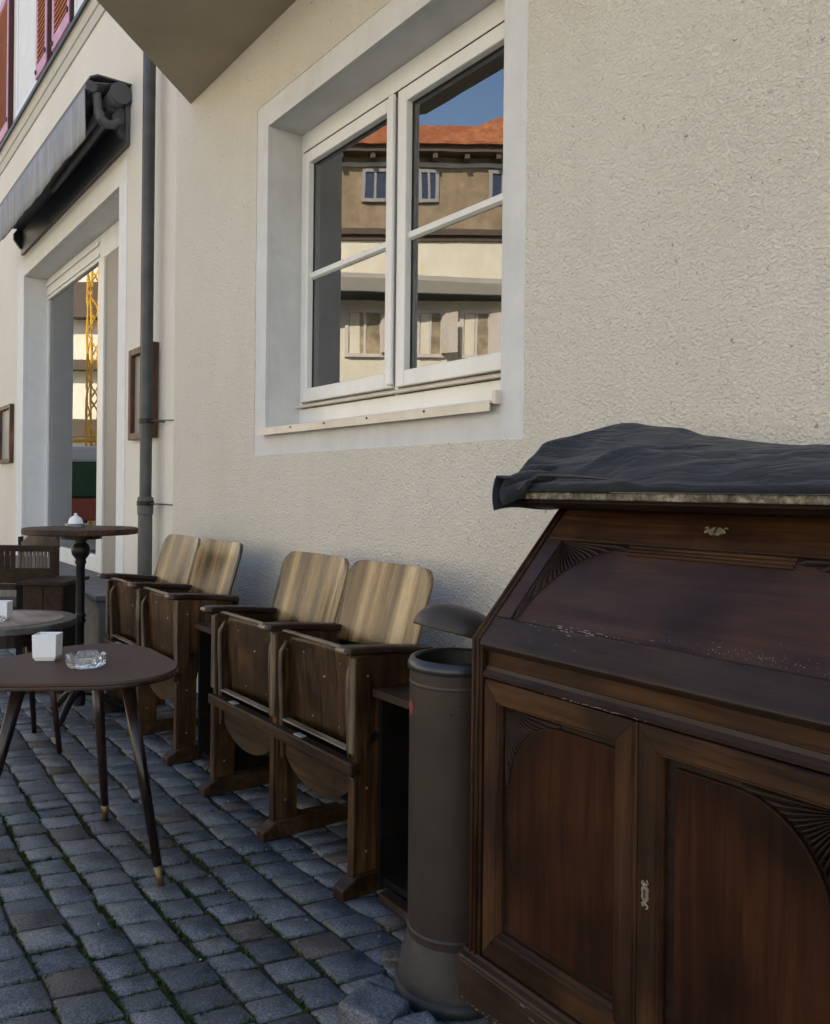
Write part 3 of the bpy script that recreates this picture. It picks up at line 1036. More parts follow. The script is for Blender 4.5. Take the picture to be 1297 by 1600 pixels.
        obj('clip', MB().box(xa + .13, xa + .175, -.008, .012, .3785, .382), M['screw'], t_)
    # front rail
    obj('front_rail', MB().box(-.016, 2 * S0 + .016, -.016, .020, .340, .378), M['seatx'], t_, bevel=.005)
    obj('rear_shade_rail', MB().box(0.015, 2 * S0 - .015, .27, .285, .30, .67), M['blackw'], t_)  # coloured near-black to paint the shade below the backrests
    obj('pivot_bolt', MB().tube((2 * S0 + .014, .06, .445), (2 * S0 + .022, .06, .445), .014, n=14), M['castiron'], t_)
    obj('pivot_bolt', MB().tube((-.014, .06, .445), (-.022, .06, .445), .014, n=14), M['castiron'], t_)
    return t_
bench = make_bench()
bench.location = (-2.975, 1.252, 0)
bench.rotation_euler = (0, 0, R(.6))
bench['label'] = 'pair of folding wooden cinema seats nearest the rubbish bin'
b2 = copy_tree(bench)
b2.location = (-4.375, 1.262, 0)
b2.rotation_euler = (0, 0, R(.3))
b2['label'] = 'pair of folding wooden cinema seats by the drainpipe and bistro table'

# open wooden boxes beside the seats
def obox(x0, x1, y0, y1, zt, label):
    t_ = thing('wooden_box', label, 'box', ((x0 + x1) / 2, y0, 0), 'open wooden boxes beside the cinema seats')
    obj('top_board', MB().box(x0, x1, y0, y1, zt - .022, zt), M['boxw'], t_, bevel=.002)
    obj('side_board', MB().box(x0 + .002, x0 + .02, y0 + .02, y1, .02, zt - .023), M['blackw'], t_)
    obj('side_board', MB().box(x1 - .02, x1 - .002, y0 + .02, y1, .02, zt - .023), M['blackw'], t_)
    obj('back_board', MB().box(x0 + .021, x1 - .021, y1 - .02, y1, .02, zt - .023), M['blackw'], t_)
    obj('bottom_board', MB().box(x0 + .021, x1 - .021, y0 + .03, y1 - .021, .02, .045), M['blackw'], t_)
    return t_
obox(-1.986, -1.645, 1.315, 1.77, .583, 'open dark wooden box between the cinema seats and the bin')
obox(-3.375, -3.02, 1.33, 1.77, .583, 'open dark wooden box between the two pairs of cinema seats')
ls = thing('scrap_wood', 'loose weathered wooden slats lying on the ground under the box', 'wooden slats', (-1.8, 1.3, 0))
obj('slat', MB().box(-1.92, -1.63, 1.30, 1.335, .006, .03), M['boxw'], ls)
obj('slat', MB().box(-1.90, -1.64, 1.345, 1.375, .006, .026), M['boxw'], ls)

# ------------------------------------------------------------------ litter bin
BC = (-1.504, 1.229)
bn = thing('litter_bin', 'slim taupe metal litter bin with a tilted domed hood beside the desk', 'litter bin', (BC[0], BC[1], 0))
c0 = (BC[0], BC[1], 0)
obj('body', MB().lathe([(.105, .10), (.107, .12), (.108, .735), (.1085, .742)], c0, 48), M['binm'], bn, smooth=True)
obj('liner', MB().lathe([(.096, .76), (.094, .60), (.0, .60)], c0, 40), M['rubber'], bn, smooth=True)
obj('rim', MB().lathe([(.1085, .740), (.113, .742), (.113, .752), (.106, .766), (.099, .767), (.0965, .758)], c0, 48), M['binrim'], bn, smooth=True)
obj('base', MB().lathe([(.106, .135), (.112, .115), (.121, .085), (.126, .05), (.128, .02)], c0, 48), M['binbase'], bn, smooth=True)
obj('base_ring', MB().lathe([(.128, .028), (.136, .022), (.138, .002), (.130, .0), (0, 0)], c0, 48), M['rubber'], bn, smooth=True)
# hood: shallow dome, cut below by a sloping plane, on a thin strut
hm = MB()
n1, n2 = 40, 10
for i in range(n2 + 1):
    ph = (math.pi / 2) * i / n2
    for k in range(n1):
        a = 2 * math.pi * k / n1
        r_ = .108 * math.sin(ph) ** .85 * .94 if i < n2 else .1015
        zz = .060 * math.cos(ph)
        if i == n2: zz = -.0
        hm.v.append((r_ * math.cos(a), r_ * math.sin(a), zz))
for k in range(n1):
    a = 2 * math.pi * k / n1
    hm.v.append((.1022 * math.cos(a), .1022 * math.sin(a), -.005))
for i in range(n2 + 1):
    for k in range(n1):
        k2 = (k + 1) % n1
        hm.f.append((i * n1 + k, i * n1 + k2, (i + 1) * n1 + k2, (i + 1) * n1 + k))
hn = (rt0 * .25 + fwd * .15 + upv).normalized()
Rm = upv.rotation_difference(hn).to_matrix().to_4x4()
hm.xf(lambda p: (Rm @ p) + Vector((BC[0], BC[1], .822)))
hood = obj('hood', hm, M['binm'], bn, smooth=True, solid=.003)
obj('strut', MB().tube((BC[0] + .028, BC[1] + .055, .755), (BC[0] + .02, BC[1] + .045, .86), .003, n=8), M['binrim'], bn)
obj('strut', MB().tube((BC[0] + .09, BC[1] + .03, .755), (BC[0] + .085, BC[1] + .03, .85), .004, n=8), M['binrim'], bn)
sm_ = MB()
am_ = math.atan2(-(fwd.y) + .3 * rt0.y, -(fwd.x) + .3 * rt0.x)
sm_.tube((BC[0] + .1085 * math.cos(am_ + .9), BC[1] + .1085 * math.sin(am_ + .9), .14), (BC[0] + .1085 * math.cos(am_ + .9), BC[1] + .1085 * math.sin(am_ + .9), .735), .0016, n=6)
obj('seam', sm_, M['binm'], bn)
obj('collar', MB().lathe([(.1072, .145), (.1095, .147), (.1095, .153), (.1074, .155)], c0, 48), M['binbase'], bn, smooth=True)
obj('lower_band', MB().lathe([(.1078, .706), (.1092, .708), (.1092, .713), (.108, .715)], c0, 48), M['binm'], bn, smooth=True)
for (da, zz_) in ((-.45, .655), (.12, .650), (.1, .615), (-.25, .675), (-.05, .60)):
    a_r = am_ + da
    p0 = Vector((BC[0] + .107 * math.cos(a_r), BC[1] + .107 * math.sin(a_r), zz_))
    obj('rivet', MB().tube(tuple(p0), tuple(p0 + Vector((.0032 * math.cos(a_r), .0032 * math.sin(a_r), 0))), .0035, .0025, 10), M['binrim'], bn)
# small red diamond sticker on the left side
def cyl(a, z, r_=.1093): return (BC[0] + r_ * math.cos(a), BC[1] + r_ * math.sin(a), z)
ac = math.atan2(-(rt0.y) - .35 * -0 - .12, -(rt0.x) + .24)
stk_ = MB()
for (du, dz) in ((0, .022), (.022, 0), (0, -.022), (-.022, 0)):
    stk_.v.append(cyl(ac + du / .108, .655 + dz))
stk_.v.append(cyl(ac, .655, .1097))
stk_.f += [(0, 1, 4), (1, 2, 4), (2, 3, 4), (3, 0, 4)]
obj('sticker', stk_, M['red'], bn)
obj('rivet', MB().tube(tuple(hm.v[6 * n1 + 24]), tuple(Vector(hm.v[6 * n1 + 24]) + Vector((.001, -.003, .002))), .003, n=8), M['screw'], bn)

# ------------------------------------------------------------------ secretary desk
DX0, DX1, DYF, DYB = -1.321, -.465, 1.12, 1.76
DC = -.893
dk = thing('writing_desk', 'dark mahogany slant-top writing desk with carved fans and marble top', 'desk', (DC, DYF, 0))
yl0, zl0, yl1, zl1 = 1.12, .847, 1.37, 1.112       # lid plane
for (a, b_) in ((DX0, DX0 + .034), (DX1 - .034, DX1)):
    pr_ = [(DYF, .187), (DYF, zl0), (yl1, zl1), (DYB, zl1), (DYB, .187)]
    sp_ = obj('side_panel', MB().prism(pr_, a, b_, 'x'), M['deskv'], dk, bevel=.003)
    for q in (.010, .024):
        obj('bead', MB().path([(a + q, DYF - .001, .20), (a + q, DYF - .001, zl0 - .001), (a + q, yl1, zl1 + .001)], .0035, 8), M['deskv'], sp_, smooth=True)
obj('back_panel', MB().box(DX0 + .035, DX1 - .035, DYB - .015, DYB - .001, .15, 1.1), M['deskv'], dk)
# lid local frame
ln_ = math.hypot(yl1 - yl0, zl1 - zl0)
ty, tz = (yl1 - yl0) / ln_, (zl1 - zl0) / ln_
def L(x, t_, n_):  # x world, t up the slope, n outwards
    return Vector((x, yl0 + ty * t_ - tz * n_, zl0 + tz * t_ + ty * n_))
def lidbox(x0, x1, t0, t1, n0, n1):
    mb = MB().box(x0, x1, t0, t1, n0, n1)
    return mb.xf(lambda p: L(p.x, p.y, p.z))
lx0, lx1 = DX0 + .0345, DX1 - .0345
obj('lid_bottom_rail', lidbox(lx0, lx1, -.012, .060, -.02, .004), M['lidlip'], dk, bevel=.004)
obj('lid_top_rail', lidbox(lx0, lx1, .275, ln_ - .002, -.02, .004), M['desk'], dk, bevel=.003)
obj('lid_stile', lidbox(lx0, -1.247, .0605, .2745, -.02, .0035), M['lidwood'], dk, bevel=.002)
obj('lid_stile', lidbox(2 * DC + 1.247, lx1, .0605, .2745, -.02, .0035), M['lidwood'], dk, bevel=.002)
obj('lid_field', lidbox(-1.2465, 2 * DC + 1.2465, .0605, .2745, -.02, -.003), M['lidwood'], dk)
fl_ = MB()
for q in range(3):
    m_ = MB().tube((-1.063, .2715 - q * .0085, -.002), (2 * DC + 1.063, .2715 - q * .0085, -.002), .0042, n=8)
    m_.xf(lambda p: L(p.x, p.y, p.z))
    obj('fluted_moulding', m_, M['desk'], dk, smooth=True)

def fan(a, b, nr, h, map_, nseg=8, mg=.012):
    """ribs radiating from the corner (0,0) to a quarter-ellipse spandrel edge a wide, b high"""
    mb = MB()
    for i in range(nr):
        f0, f1 = (i + .06) / nr, (i + .94) / nr
        for j in range(6):
            pass
        vs, cols = [], 6
        for s in range(nseg + 1):
            q = .05 + .95 * s / nseg
            for j in range(cols + 1):
                w = f0 + (f1 - f0) * j / cols
                ph = w * math.pi / 2
                cx_, sn = math.cos(ph), math.sin(ph)
                # where the ray meets the curve (1-x/a)^p + (1-y/b)^p = 1
                lo, hi = 0., min((a + mg) / max(cx_, 1e-6), (b + mg) / max(sn, 1e-6))
                for _ in range(26):
                    r_ = (lo + hi) / 2
                    if max(1 - (r_ * cx_ - mg) / a, 0) ** 2 + max(1 - (r_ * sn - mg) / b, 0) ** 2 > 1: lo = r_
                    else: hi = r_
                rr = r_ * q
                prof = math.sin(math.pi * j / cols)
                hh = h * (.25 + .75 * q) * prof ** .6
                if s == nseg: hh *= .25
                vs.append(map_(rr * cx_, rr * sn, hh))
        fs = []
        for s in range(nseg):
            for j in range(cols):
                k = s * (cols + 1) + j
                fs.append((k, k + 1, k + cols + 2, k + cols + 1))
        mb.add(vs, fs)
    return mb
# lid fans (corner upper-left / upper-right)
fa = fan(.172, .200, 17, .012, lambda p, q, h_: L(-1.246 + p, .274 - q, -.004 + h_))
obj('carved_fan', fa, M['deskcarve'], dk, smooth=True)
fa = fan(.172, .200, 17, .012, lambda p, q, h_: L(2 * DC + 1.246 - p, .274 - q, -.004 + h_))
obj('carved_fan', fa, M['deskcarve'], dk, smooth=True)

def escutcheon(cx_, cz, w, h, map_, vertical=False):
    """ornate keyhole plate: wavy outline with curled ends"""
    pts = []
    n = 40
    for i in range(n):
        a = 2 * math.pi * i / n
        r_ = 1 + .10 * math.cos(4 * a) + .05 * math.cos(8 * a)
        pts.append((w / 2 * math.cos(a) * r_ / 1.28, h / 2 * math.sin(a) * (1 + .16 * math.cos(6 * a)) / 1.1))
    if vertical: pts = [(q, p) for p, q in pts]
    mb = MB()
    mb.add([map_(cx_ + p, cz + q, .0) for p, q in pts] + [map_(cx_ + p * .95, cz + q * .95, .0025) for p, q in pts],
           [tuple(range(n, 2 * n))] + [(i, (i + 1) % n, n + (i + 1) % n, n + i) for i in range(n)])
    for (cx2, cz2, sgn, vv) in ((-.36, .0, 1, 0), (.36, .0, -1, 0), (-.40, .12, 1, 1), (.40, .12, -1, 1)):
        c2 = []
        for i in range(9):
            a = math.pi * (.1 + 1.5 * i / 8) * (1 if vv else -1)
            rr_ = (.16 - .008 * i) * w
            p_, q_ = cx2 * w * 1.15 - sgn * rr_ * .6 * math.cos(a), cz2 * h + rr_ * .9 * math.sin(a)
            if vertical: p_, q_ = q_, p_
            c2.append(map_(cx_ + p_, cz + q_, .0028))
        mb.path(c2, .0014, 6)
    kh = MB()
    kp = [(.0028 * math.cos(2 * math.pi * i / 12), .004 + .0035 * math.sin(2 * math.pi * i / 12)) for i in range(12)]
    kh.add([map_(cx_ + p, cz + q, .0031) for p, q in kp], [tuple(range(12))])
    kh.add([map_(cx_ + p, cz + q, .0032) for p, q in ((-.0016, .003), (.0016, .003), (.0024, -.0065), (-.0024, -.0065))], [(0, 1, 2, 3)])
    return mb, kh
e_, k_ = escutcheon(-.893, .318, .042, .020, lambda p, q, h_: L(p, q, .0045 + h_))
eo = obj('keyhole_plate', e_, M['brass'], dk)
obj('keyhole', k_, M['gasket'], eo)
# carcase front
obj('frieze', MB().box(DX0 + .035, DX1 - .035, DYF + .016, DYF + .04, .795, .832), M['desk'], dk)
obj('frieze_moulding', MB().prism([(DYF + .04, .772), (DYF + .004, .772), (DYF + .002, .780), (DYF + .010, .787), (DYF + .012, .795), (DYF + .04, .795)], DX0 + .035, DX1 - .035, 'x'), M['lidlip'], dk)
obj('carcase_top', MB().box(DX0 + .035, DX1 - .035, yl1 + .01, DYB - .016, 1.085, 1.11), M['desk'], dk)

def door(x0, x1, mirror):
    z0, z1 = .205, .768
    y = DYF + .001
    fw_, th = .045, .022
    inner = (x0 + fw_, x1 - fw_, z0 + .062, z1 - .048)
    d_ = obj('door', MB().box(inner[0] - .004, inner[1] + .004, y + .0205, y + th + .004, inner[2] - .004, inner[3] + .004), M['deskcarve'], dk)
    # mitred frame members with a stepped inner edge
    def member(p):  # quadrilateral outline (x,z): outer a, outer b, inner b, inner a
        mb = MB()
        (ax, az), (bx_, bz), (cx_, cz), (dx, dz) = p
        def lerp(q): return (ax + (dx - ax) * q, az + (dz - az) * q), (bx_ + (cx_ - bx_) * q, bz + (cz - bz) * q)
        secs = [(0, .024), (0, .003), (.06, .0), (.80, .0), (.85, .004), (.92, .004), (1., .012), (1., .024)]
        vs = []
        for q, yy in secs:
            a_, b__ = lerp(q)
            vs += [(a_[0], y + yy, a_[1]), (b__[0], y + yy, b__[1])]
        fs = [(2 * i, 2 * i + 1, 2 * i + 3, 2 * i + 2) for i in range(len(secs) - 1)]
        fs += [(len(vs) - 2, len(vs) - 1, 1, 0)]
        fs += [tuple(range(0, len(vs), 2)), tuple(range(1, len(vs), 2))]
        return mb.add(vs, fs)
    g_ = .0006
    i0, i1, iz0, iz1 = inner
    obj('rail', member([(x0 + g_, z1), (x1 - g_, z1), (i1 - g_, iz1), (i0 + g_, iz1)]), M['desk'], d_)
    obj('rail', member([(x1 - g_, z0), (x0 + g_, z0), (i0 + g_, iz0), (i1 - g_, iz0)]), M['desk'], d_)
    obj('stile', member([(x0, z0 + g_), (x0, z1 - g_), (i0, iz1 - g_), (i0, iz0 + g_)]), M['deskv'], d_)
    obj('stile', member([(x1, z1 - g_), (x1, z0 + g_), (i1, iz0 + g_), (i1, iz1 - g_)]), M['deskv'], d_)
    # side-arched applied moulding: thin raised strip, straight at one side, quarter-ellipse into the fan
    mg_, a_, b_ = .018, .135, .150
    if mirror: a_, b_ = .150, .165
    # raised field with one rounded upper corner, standing in a dark sunk margin
    X0, X1, Z0, Z1 = i0 + .020, i1 - (.0012 if not mirror else .020), iz0 + .012, iz1 - .011
    pts = []
    if not mirror:
        pts += [(X1, Z0), (X1, Z1)]
        for q in range(19):
            t_ = math.pi / 2 * q / 18
            pts.append((X0 + a_ - a_ * math.sin(t_), Z1 - b_ + b_ * math.cos(t_)))
        pts.append((X0, Z0))
    else:
        pts += [(X0, Z0)]
        pts.append((X0, Z1))
        for q in range(19):
            t_ = math.pi / 2 * q / 18
            pts.append((X1 - a_ + a_ * math.sin(t_), Z1 - b_ + b_ * math.cos(t_)))
        pts.append((X1, Z0))
    obj('raised_field', MB().prism(pts, y + .0115, y + .0203, 'y'), M['deskpanel'], d_, bevel=.003)
    fx = (lambda p: i0 + .002 + p) if not mirror else (lambda p: i1 - .002 - p)
    fm = fan(a_, b_, 15, .009, lambda p, q, h_: Vector((fx(p), y + .0195 - h_, iz1 - .002 - q)), mg=.012)
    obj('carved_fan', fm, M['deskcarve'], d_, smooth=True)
    return d_
door(-1.281, -.903, False)
dr = door(-.893, -.505, True)
e_, k_ = escutcheon(-.874, .492, .042, .016, lambda p, q, h_: Vector((p, DYF + .0008 - h_, q)), True)
eo = obj('keyhole_plate', e_, M['brass'], dr)
obj('keyhole', k_, M['gasket'], eo)
obj('door_bead', MB().box(-.9025, -.8935, DYF + .002, DYF + .02, .205, .768), M['deskv'], dk, bevel=.003)
# plinth
obj('plinth_moulding', MB().prism([(DYF + .02, .187), (DYF - .016, .187), (DYF - .014, .193), (DYF - .004, .196), (DYF - .002, .2035), (DYF + .02, .2035)], DX0 - .012, DX1 + .012, 'x'), M['plinth'], dk)
obj('plinth', MB().box(DX0 - .014, DX1 + .014, DYF - .018, DYB, .10, .186), M['plinth'], dk, bevel=.004)
for x in (DX0 + .05, DX1 - .12):
    for y_ in (DYF + .09, DYB - .1):
        obj('foot', MB().box(x, x + .07, y_, y_ + .07, 0, .099), M['plinth'], dk, bevel=.003)
# top slab: moulded wooden cap under marble
obj('cap_moulding', MB().prism([(1.345, 1.113), (1.305, 1.118), (1.288, 1.128), (1.29, 1.134), (DYB + .01, 1.134), (DYB + .01, 1.113)], DX0 - .022, DX1 + .022, 'x'), M['deskcarve'], dk)
obj('marble_top', MB().box(DX0 - .040, DX1 + .040, 1.272, DYB + .02, 1.1345, 1.1505), M['marble'], dk, bevel=.003)
# pale scuffs along the lid's lower rail and moulding
mb = MB()
rs = random.Random(5)
for k in range(150):
    x = rs.choice([rs.gauss(-1.08, .05), rs.gauss(-.72, .05), rs.uniform(-1.22, -.55)])
    t_ = .061 + rs.gauss(0, .006) if x < -.9 else .066 + abs(rs.gauss(0, .014))
    l_ = rs.choice([rs.uniform(.0008, .004), rs.uniform(.004, .016)]) if x < -.9 else rs.uniform(.0006, .002)
    h_ = rs.uniform(.0004, .0009)
    nn = .0042 if t_ < .060 else -.0026
    p = [L(x, t_, nn), L(x + l_, t_, nn), L(x + l_ * .8, t_ + h_, nn), L(x + l_ * .2, t_ + h_, nn)]
    mb.add(p, [(0, 1, 2, 3)])
for k in range(46):
    x = rs.gauss(-.98, .05)
    l_ = rs.uniform(.0008, .004)
    z = rs.uniform(.7712, .774)
    mb.add([(x, DYF + .0035, z), (x + l_, DYF + .0035, z), (x + l_, DYF + .0035, z + .0006), (x, DYF + .0035, z + .0008)], [(0, 1, 2, 3)])
for k in range(40):
    x = rs.gauss(-1.2, .05)
    if x < DX0: continue
    l_ = rs.uniform(.001, .006)
    z = .103 + abs(rs.gauss(0, .005))
    mb.add([(x, DYF - .0185, z), (x + l_, DYF - .0185, z), (x + l_, DYF - .0185, z + .0008), (x, DYF - .0185, z + .001)], [(0, 1, 2, 3)])
sc2 = obj('scuff_marks', mb, paint('pale_scuff', (.4, .36, .33), .8, .2, 0, 30), dk)
kind(sc2, 'stuff')

# folded cloth on top of the desk
cl = thing('folded_cloth', 'slate blue canvas cover folded and crumpled on the marble desk top', 'cloth', (DC, 1.5, 1.152))
prof = [(-1.40, .050), (-1.385, .080), (-1.37, .112), (-1.315, .135), (-1.255, .161), (-1.15, .146), (-1.09, .139), (-1.03, .119), (-.96, .103), (-.85, .089), (-.77, .086), (-.60, .080), (-.41, .07)]
def interp(x, P):
    if x <= P[0][0]: return P[0][1]
    for (a, p), (b_, q) in zip(P, P[1:]):
        if x <= b_:
            w_ = (x - a) / (b_ - a)
            w_ = w_ * .7 + .3 * w_ * w_ * (3 - 2 * w_)
            return p + (q - p) * w_
    return P[-1][1]
CX0, CX1, CY0, CY1 = -1.395, -.41, 1.262, 1.745
def clf(u, v):
    x = CX0 + (CX1 - CX0) * u
    y = CY0 + (CY1 - CY0) * v
    H_ = interp(x, prof)
    yr = 1.33 + .17 * min(max((x + 1.40) / .14, 0), 1)
    q_ = y - yr
    if q_ < 0:
        k_ = min(1, max(0, (y - 1.275) / (yr - 1.275)))
        ridge = k_ ** (.75 + .35 * math.sin(x * 5 + 2))
    else:
        ridge = math.exp(-(q_ / .14) ** 1.5)
    front = 1 / (1 + math.exp(-(y - 1.30) / .012))
    base = .024 + .004 * math.sin(x * 11 + 1)
    h_ = base * (.6 + .4 * front) + max(H_ - base, 0) * (ridge * .98 + .0)
    # diagonal soft folds
    d_ = noise.noise(Vector((x * 3.2 - y * 5, y * 3 + x * 2.5, .7)))
    h_ += .007 * max(0, d_) * front
    h_ += .004 * noise.noise(Vector((x * 17 + y * 9, y * 15, 3)))
    for (xa_, ya_, xb_, yb_, am_, wd_) in ((-1.25, 1.275, -.98, 1.43, .013, .020), (-1.02, 1.30, -.42, 1.40, .010, .018), (-1.36, 1.29, -1.2, 1.31, .010, .014), (-.9, 1.42, -.45, 1.47, .012, .02)):
        dx_, dy_ = xb_ - xa_, yb_ - ya_
        l2 = dx_ * dx_ + dy_ * dy_
        q1 = min(1, max(0, ((x - xa_) * dx_ + (y - ya_) * dy_) / l2))
        ds = math.hypot(x - xa_ - q1 * dx_, y - ya_ - q1 * dy_)
        h_ += am_ * max(0, 1 - ds / wd_) ** 1.5 * math.sin(math.pi * (.12 + .8 * q1)) * front
    # long crease descending right
    h_ += .010 * math.exp(-(((y - 1.36) - (x + 1.0) * .12) / .02) ** 2) * front
    e = min(1, (x - CX0) / .03) if x < CX0 + .03 else 1
    h_ *= .5 + .5 * math.sqrt(max(e, 0))
    h_ *= min(1., .35 + (1 - v) * 7) 
    return Vector((x, y, 1.1525 + h_))
mb = MB()
NU, NV = 150, 64
mb.grid(NU, NV, clf)
o = len(mb.v)
# rolled front hem: closes from the front edge of the surface down to the slab
for s_ in range(1, 8):
    a = math.pi * s_ / 7
    for i in range(NU + 1):
        p = clf(i / NU, 0)
        x = p.x
        hgt = p.z - 1.1525
        rr = hgt / 2
        mb.v.append((x, CY0 - rr * math.sin(a) * (.9 + .4 * noise.noise(Vector((x * 9, s_ * .3, 5)))), 1.1525 + rr + rr * math.cos(a)))
for s_ in range(7):
    for i in range(NU):
        if s_ == 0:
            a0, a1 = i, i + 1
        else:
            a0, a1 = o + (s_ - 1) * (NU + 1) + i, o + (s_ - 1) * (NU + 1) + i + 1
        b0, b1 = o + s_ * (NU + 1) + i, o + s_ * (NU + 1) + i + 1
        mb.f.append((a0, b0, b1, a1))
obj('top_fold', mb, M['cloth'], cl, smooth=True, solid=.003)
# left end: bundle that hangs over the corner of the slab
def tub(name, pts, rs, mat, flat=1.0, n=14):
    m_ = MB().path(pts, rs, n)
    c_ = sum((Vector(p) for p in pts), Vector()) / len(pts)
    m_.xf(lambda p: Vector((p.x, p.y, c_.z + (p.z - c_.z) * flat)) + Vector((.006 * noise.noise(p * 23), .006 * noise.noise(p * 21 + Vector((5, 0, 0))), .007 * noise.noise(p * 25 + Vector((0, 9, 0))))))
    return obj(name, m_, mat, cl, smooth=True, sub=1)
mb = MB()
def hang(u, v):
    # corner flap: from slab top over the left edge and down
    y = 1.235 + .40 * u
    s_ = v * .115
    if s_ < .035:
        x, z = -1.345 - s_, 1.178 + .004 * math.sin(s_ / .035 * 1.6)
    else:
        x, z = -1.381 - .014 * math.sin((s_ - .035) * 30) , 1.180 - (s_ - .035) * (1.0 - .5 * u)
    x += .008 * math.sin(u * 9 + v * 2) * v
    z += .010 * math.sin(u * 7 + 1) * v
    return (x, y, z)
mb.grid(24, 14, hang)
obj('hanging_corner', mb, M['cloth'], cl, smooth=True, solid=.004)
# front corner turned round the slab edge
mb = MB()
def fcor(u, v):
    x = -1.385 + .105 * u
    z = 1.176 - v * (.058 - .050 * u ** 1.4)
    y = 1.256 - .016 * math.sin(v * 3.0) - .008 * math.sin(u * 8) * v + .012 * (1 - u)
    return (x, y, z)
mb.grid(16, 8, fcor)
obj('front_corner', mb, M['cloth'], cl, smooth=True, solid=.004)
tub('rolled_edge', [(-1.385, 1.262, 1.150), (-1.368, 1.258, 1.170), (-1.33, 1.262, 1.182), (-1.28, 1.27, 1.184), (-1.24, 1.29, 1.182)], [.008, .014, .016, .014, .006], M['cloth'])
tub('rolled_edge', [(-1.372, 1.30, 1.176), (-1.35, 1.285, 1.194), (-1.31, 1.30, 1.198), (-1.26, 1.33, 1.198)], [.010, .016, .016, .008], M['cloth'])
# pale lining edge turned out
mb = MB()
def lin(u, v):
    x = -1.318 + .30 * u
    z = 1.186 - .012 * u + .0055 * (1 - v) * math.sin(math.pi * min(u * 1.1 + .05, 1))
    if u < .2: z -= (.2 - u) * .16
    return (x, 1.243 + .004 * u + .006 * v, z)
mb.grid(30, 3, lin)
obj('lining_edge', mb, M['clothin'], cl, smooth=True, solid=.003)

# ------------------------------------------------------------------ cafe tables
def leg3(mb, top, foot, r0, r1):
    return mb.tube(top, foot, r0, r1, 14)
T1 = (-2.66, .677)
LEG_T, LEG_F = (-2.60, .505, .575), (-2.70, .385, 0)
tb = thing('cafe_table', 'brown three-legged table with rounded triangular top, nearest the camera', 'table', (T1[0], T1[1], 0))
phi0 = math.atan2(.162, .294)
def tri_out(rb, amp, n=72, k=1.):
    pts = []
    for i in range(n):
        a = 2 * math.pi * i / n
        r_ = rb + amp * math.cos(3 * (a - phi0)) 
        pts.append((T1[0] + r_ * math.cos(a), T1[1] + r_ * math.sin(a)))
    return pts
obj('tabletop', MB().prism(tri_out(.298, .034), .602, .612, 'z'), M['ttop'], tb, bevel=.002)
obj('top_edge', MB().prism(tri_out(.300, .034), .590, .6015, 'z'), M['tedge'], tb, bevel=.003)
obj('under_frame', MB().prism(tri_out(.20, .05), .570, .5895, 'z'), M['tleg'], tb)
for k in range(3):
    a = phi0 + k * 2 * math.pi / 3
    ca, sa = math.cos(a), math.sin(a)
    tp = Vector((T1[0] + .205 * ca, T1[1] + .205 * sa, .575))
    ft = Vector((T1[0] + .340 * ca, T1[1] + .340 * sa, .0))
    mid = tp + (ft - tp) * .90
    if k == 2:
        tp, ft = Vector(LEG_T), Vector(LEG_F)
        mid = tp + (ft - tp) * .90
    lg = obj('leg', MB().tube(tp, mid, .020, .0125, 16), M['tleg'], tb, smooth=True)
    obj('brass_tip', MB().tube(mid, ft, .0125, .0095, 16), M['brasst'], lg, smooth=True)

T2 = (-4.03, .715)
t2 = thing('cafe_table', 'low table with bleached centre and dark legs behind the nearest table', 'table', (T2[0], T2[1], 0))
def circ(c_, r_, n=48): return [(c_[0] + r_ * math.cos(2 * math.pi * i / n), c_[1] + r_ * math.sin(2 * math.pi * i / n)) for i in range(n)]
obj('tabletop', MB().prism(circ(T2, .30), .535, .565, 'z'), M['grey_ring'], t2, bevel=.006)
obj('inlay', MB().prism(circ(T2, .245), .5655, .5672, 'z'), M['pale_top'], t2)
obj('under_frame', MB().prism(circ(T2, .24), .475, .534, 'z'), M['tleg'], t2)
for k, (fx_, fy_) in enumerate(((-3.815, .905), (-4.19, .88), (-4.06, .42))):
    tx_, ty_ = T2[0] + (fx_ - T2[0]) * .75, T2[1] + (fy_ - T2[1]) * .75
    obj('leg', MB().tube((tx_, ty_, .50), (fx_, fy_, 0), .017, .011, 12), M['tleg'], t2, smooth=True)

# tall bistro table with turned cast pedestal
T3 = (-4.345, 1.12)
t3 = thing('bistro_table', 'tall round bistro table on a black cast-iron pedestal', 'table', (T3[0], T3[1], 0))
obj('tabletop', MB().prism(circ(T3, .272), .918, .948, 'z'), M['bistro'], t3, bevel=.006)
obj('top_plate', MB().prism(circ(T3, .10, 24), .893, .917, 'z'), M['castiron'], t3)
pp = [(.028, .06), (.030, .12), (.020, .16), (.021, .47), (.030, .485), (.022, .497), (.031, .508), (.022, .52), (.022, .53), (.021, .76), (.028, .775), (.024, .79),
      (.042, .815), (.046, .84), (.040, .862), (.026, .875), (.034, .892)]
obj('pedestal', MB().lathe(pp, (T3[0], T3[1], 0), 20), M['castiron'], t3, smooth=True)
for k in range(3):
    a = R(200) + k * 2 * math.pi / 3
    ca, sa = math.cos(a), math.sin(a)
    q = [(0.01, .13), (.07, .12), (.13, .08), (.18, .035), (.23, .012)]
    obj('foot', MB().path([(T3[0] + r_ * ca, T3[1] + r_ * sa, z) for r_, z in q], [.02, .02, .018, .016, .012], 10), M['castiron'], t3, smooth=True)

